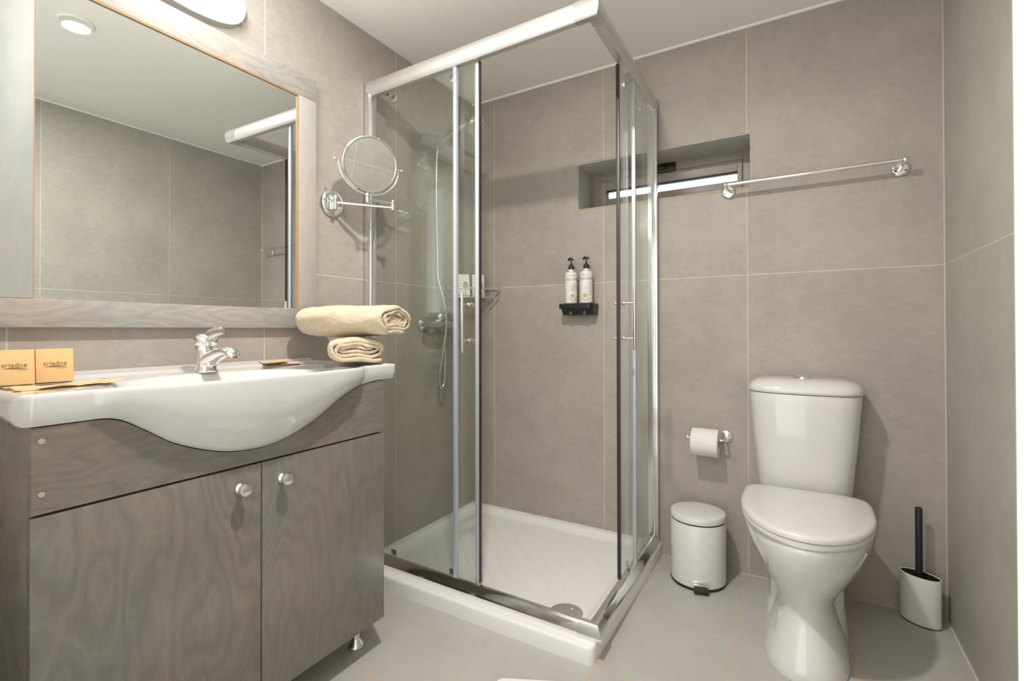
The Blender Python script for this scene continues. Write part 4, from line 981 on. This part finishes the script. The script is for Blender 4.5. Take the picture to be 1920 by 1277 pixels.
# ------------------------------------------------------------------ pedal bin
PX, PY = 1.170, -0.137
bn = thing('pedal_bin', 'round white pedal bin on the floor between shower and toilet', 'bin', (PX, PY, 0))
bm = bmesh.new(); lathe(bm, [(0, 0.0005), (0.100, 0.0005), (0.102, 0.003), (0.102, 0.010), (0.098, 0.012), (0, 0.012)], (PX, PY, 0), (0, 0, 1), 64); obj('base_ring', bm, BLACK, bn)
bm = bmesh.new(); lathe(bm, [(0.1005, 0.0105), (0.101, 0.013), (0.101, 0.236), (0.0995, 0.239), (0.0995, 0.232), (0, 0.232)], (PX, PY, 0), (0, 0, 1), 64); obj('body', bm, BINW, bn)
bm = bmesh.new(); lathe(bm, [(0.0965, 0.233), (0.0975, 0.240), (0.0975, 0.246), (0.090, 0.248), (0, 0.248)], (PX, PY, 0), (0, 0, 1), 64); obj('inner_collar', bm, BLACKM, bn)
bm = bmesh.new(); lathe(bm, [(0.0985, 0.2440), (0.1015, 0.2445), (0.102, 0.247), (0.1015, 0.262), (0.099, 0.266), (0.090, 0.2695), (0.06, 0.272), (0, 0.273)], (PX, PY, 0), (0, 0, 1), 64); obj('lid', bm, BINW, bn)
pd = Vector((0.26, -0.965, 0)).normalized(); pu_ = Vector((-pd.y, pd.x, 0))
def pbox(bm, a0, a1, b0, b1, z0, z1, r_):
    t_ = B(a0, a1, b0, b1, z0, z1, r=r_); m_ = Matrix((pd, pu_, Vector((0, 0, 1)))).transposed().to_4x4(); m_.translation = Vector((PX, PY, 0)); return merge(bm, t_, m_)
bm = bmesh.new(); pbox(bm, 0.099, 0.106, -0.029, 0.029, 0.026, 0.040, 0.002); pbox(bm, 0.103, 0.107, -0.026, 0.026, 0.016, 0.030, 0.001); obj('pedal_plate', bm, CHROME, bn)
bm = bmesh.new(); pbox(bm, 0.100, 0.128, -0.026, 0.026, 0.006, 0.019, 0.003); obj('pedal', bm, RUBBER, bn)

# ------------------------------------------------------------------ toilet brush
BX, BY = 1.857, -0.062
tbh = thing('toilet_brush_holder', 'white lens-shaped toilet brush holder on the floor in the corner', 'brush holder', (BX, BY, 0))
bdir = Vector((0.88, -0.47, 0)).normalized(); bnr = Vector((-bdir.y, bdir.x, 0))
def lens(a, b, z, n=40, r_=0.006):
    pts = []
    for i in range(n):
        t_ = 2*PI*i/n; c_, s_ = math.cos(t_), math.sin(t_)
        pts.append(Vector((BX, BY, z)) + bdir*(a*(abs(c_)**0.92)*(1 if c_ > 0 else -1)) + bnr*(b*(abs(s_)**1.18)*(1 if s_ > 0 else -1)))
    return pts
bm = bmesh.new(); loft(bm, [lens(0.053, 0.030, 0.004), lens(0.056, 0.033, 0.010), lens(0.0575, 0.0345, 0.155), lens(0.057, 0.034, 0.160), lens(0.0545, 0.0315, 0.160), lens(0.0535, 0.031, 0.150), lens(0.052, 0.030, 0.020)]); obj('shell', bm, BINW, tbh, sharp=50)
bm = bmesh.new(); loft(bm, [lens(0.052, 0.029, 0.0004), lens(0.053, 0.030, 0.002), lens(0.053, 0.030, 0.0045)]); obj('foot_pad', bm, BLACKM, tbh)
bm = bmesh.new(); loft(bm, [lens(0.0542, 0.0312, 0.1575), lens(0.0510, 0.0285, 0.1575), lens(0.0495, 0.0272, 0.125), lens(0.0530, 0.0305, 0.125)], False, False)
Rl = [bm.verts.new(p) for p in lens(0.0495, 0.0272, 0.127)]; bm.faces.new(Rl); obj('liner', bm, BLACKM, tbh, sharp=50)
br = thing('toilet_brush', 'toilet brush with a straight black handle standing in the white holder', 'brush', (BX-0.002, BY+0.002, 0.128))
bm = bmesh.new(); cyl(bm, (BX-0.002, BY+0.002, 0.128), (BX-0.002, BY+0.002, 0.380), 0.0098, 28, 0.002); obj('handle', bm, BLACKM, br)
bm = bmesh.new(); lathe(bm, [(0, 0), (0.020, 0), (0.021, 0.003), (0.012, 0.006), (0, 0.006)], (BX-0.002, BY+0.002, 0.1278), (0, 0, 1), 24); obj('collar', bm, BLACKM, br)

# ------------------------------------------------------------------ bath mat corner at the bottom of the picture
mt = bmesh.new(); rings = []
for inset, z in ((0.006, 0.0006), (0.0, 0.003), (0.0, 0.008), (0.006, 0.0115), (0.02, 0.012)):
    rings.append([(p[0], p[1], p[2]) for p in rrect(inset, 0.36-inset, -0.50+inset, -inset, z, 0.025, 6)])
loft(mt, rings)
bmesh.ops.rotate(mt, verts=mt.verts[:], cent=(0, 0, 0), matrix=Matrix.Rotation(0.4485, 3, 'Z')); bmesh.ops.translate(mt, verts=mt.verts[:], vec=(0.7860, -0.9950, 0))
m_ = obj('bath_mat', mt, MAT_COTTON); tag(m_, 'white cotton bath mat on the floor tiles before the shower, cut by the picture edge', 'bath mat')
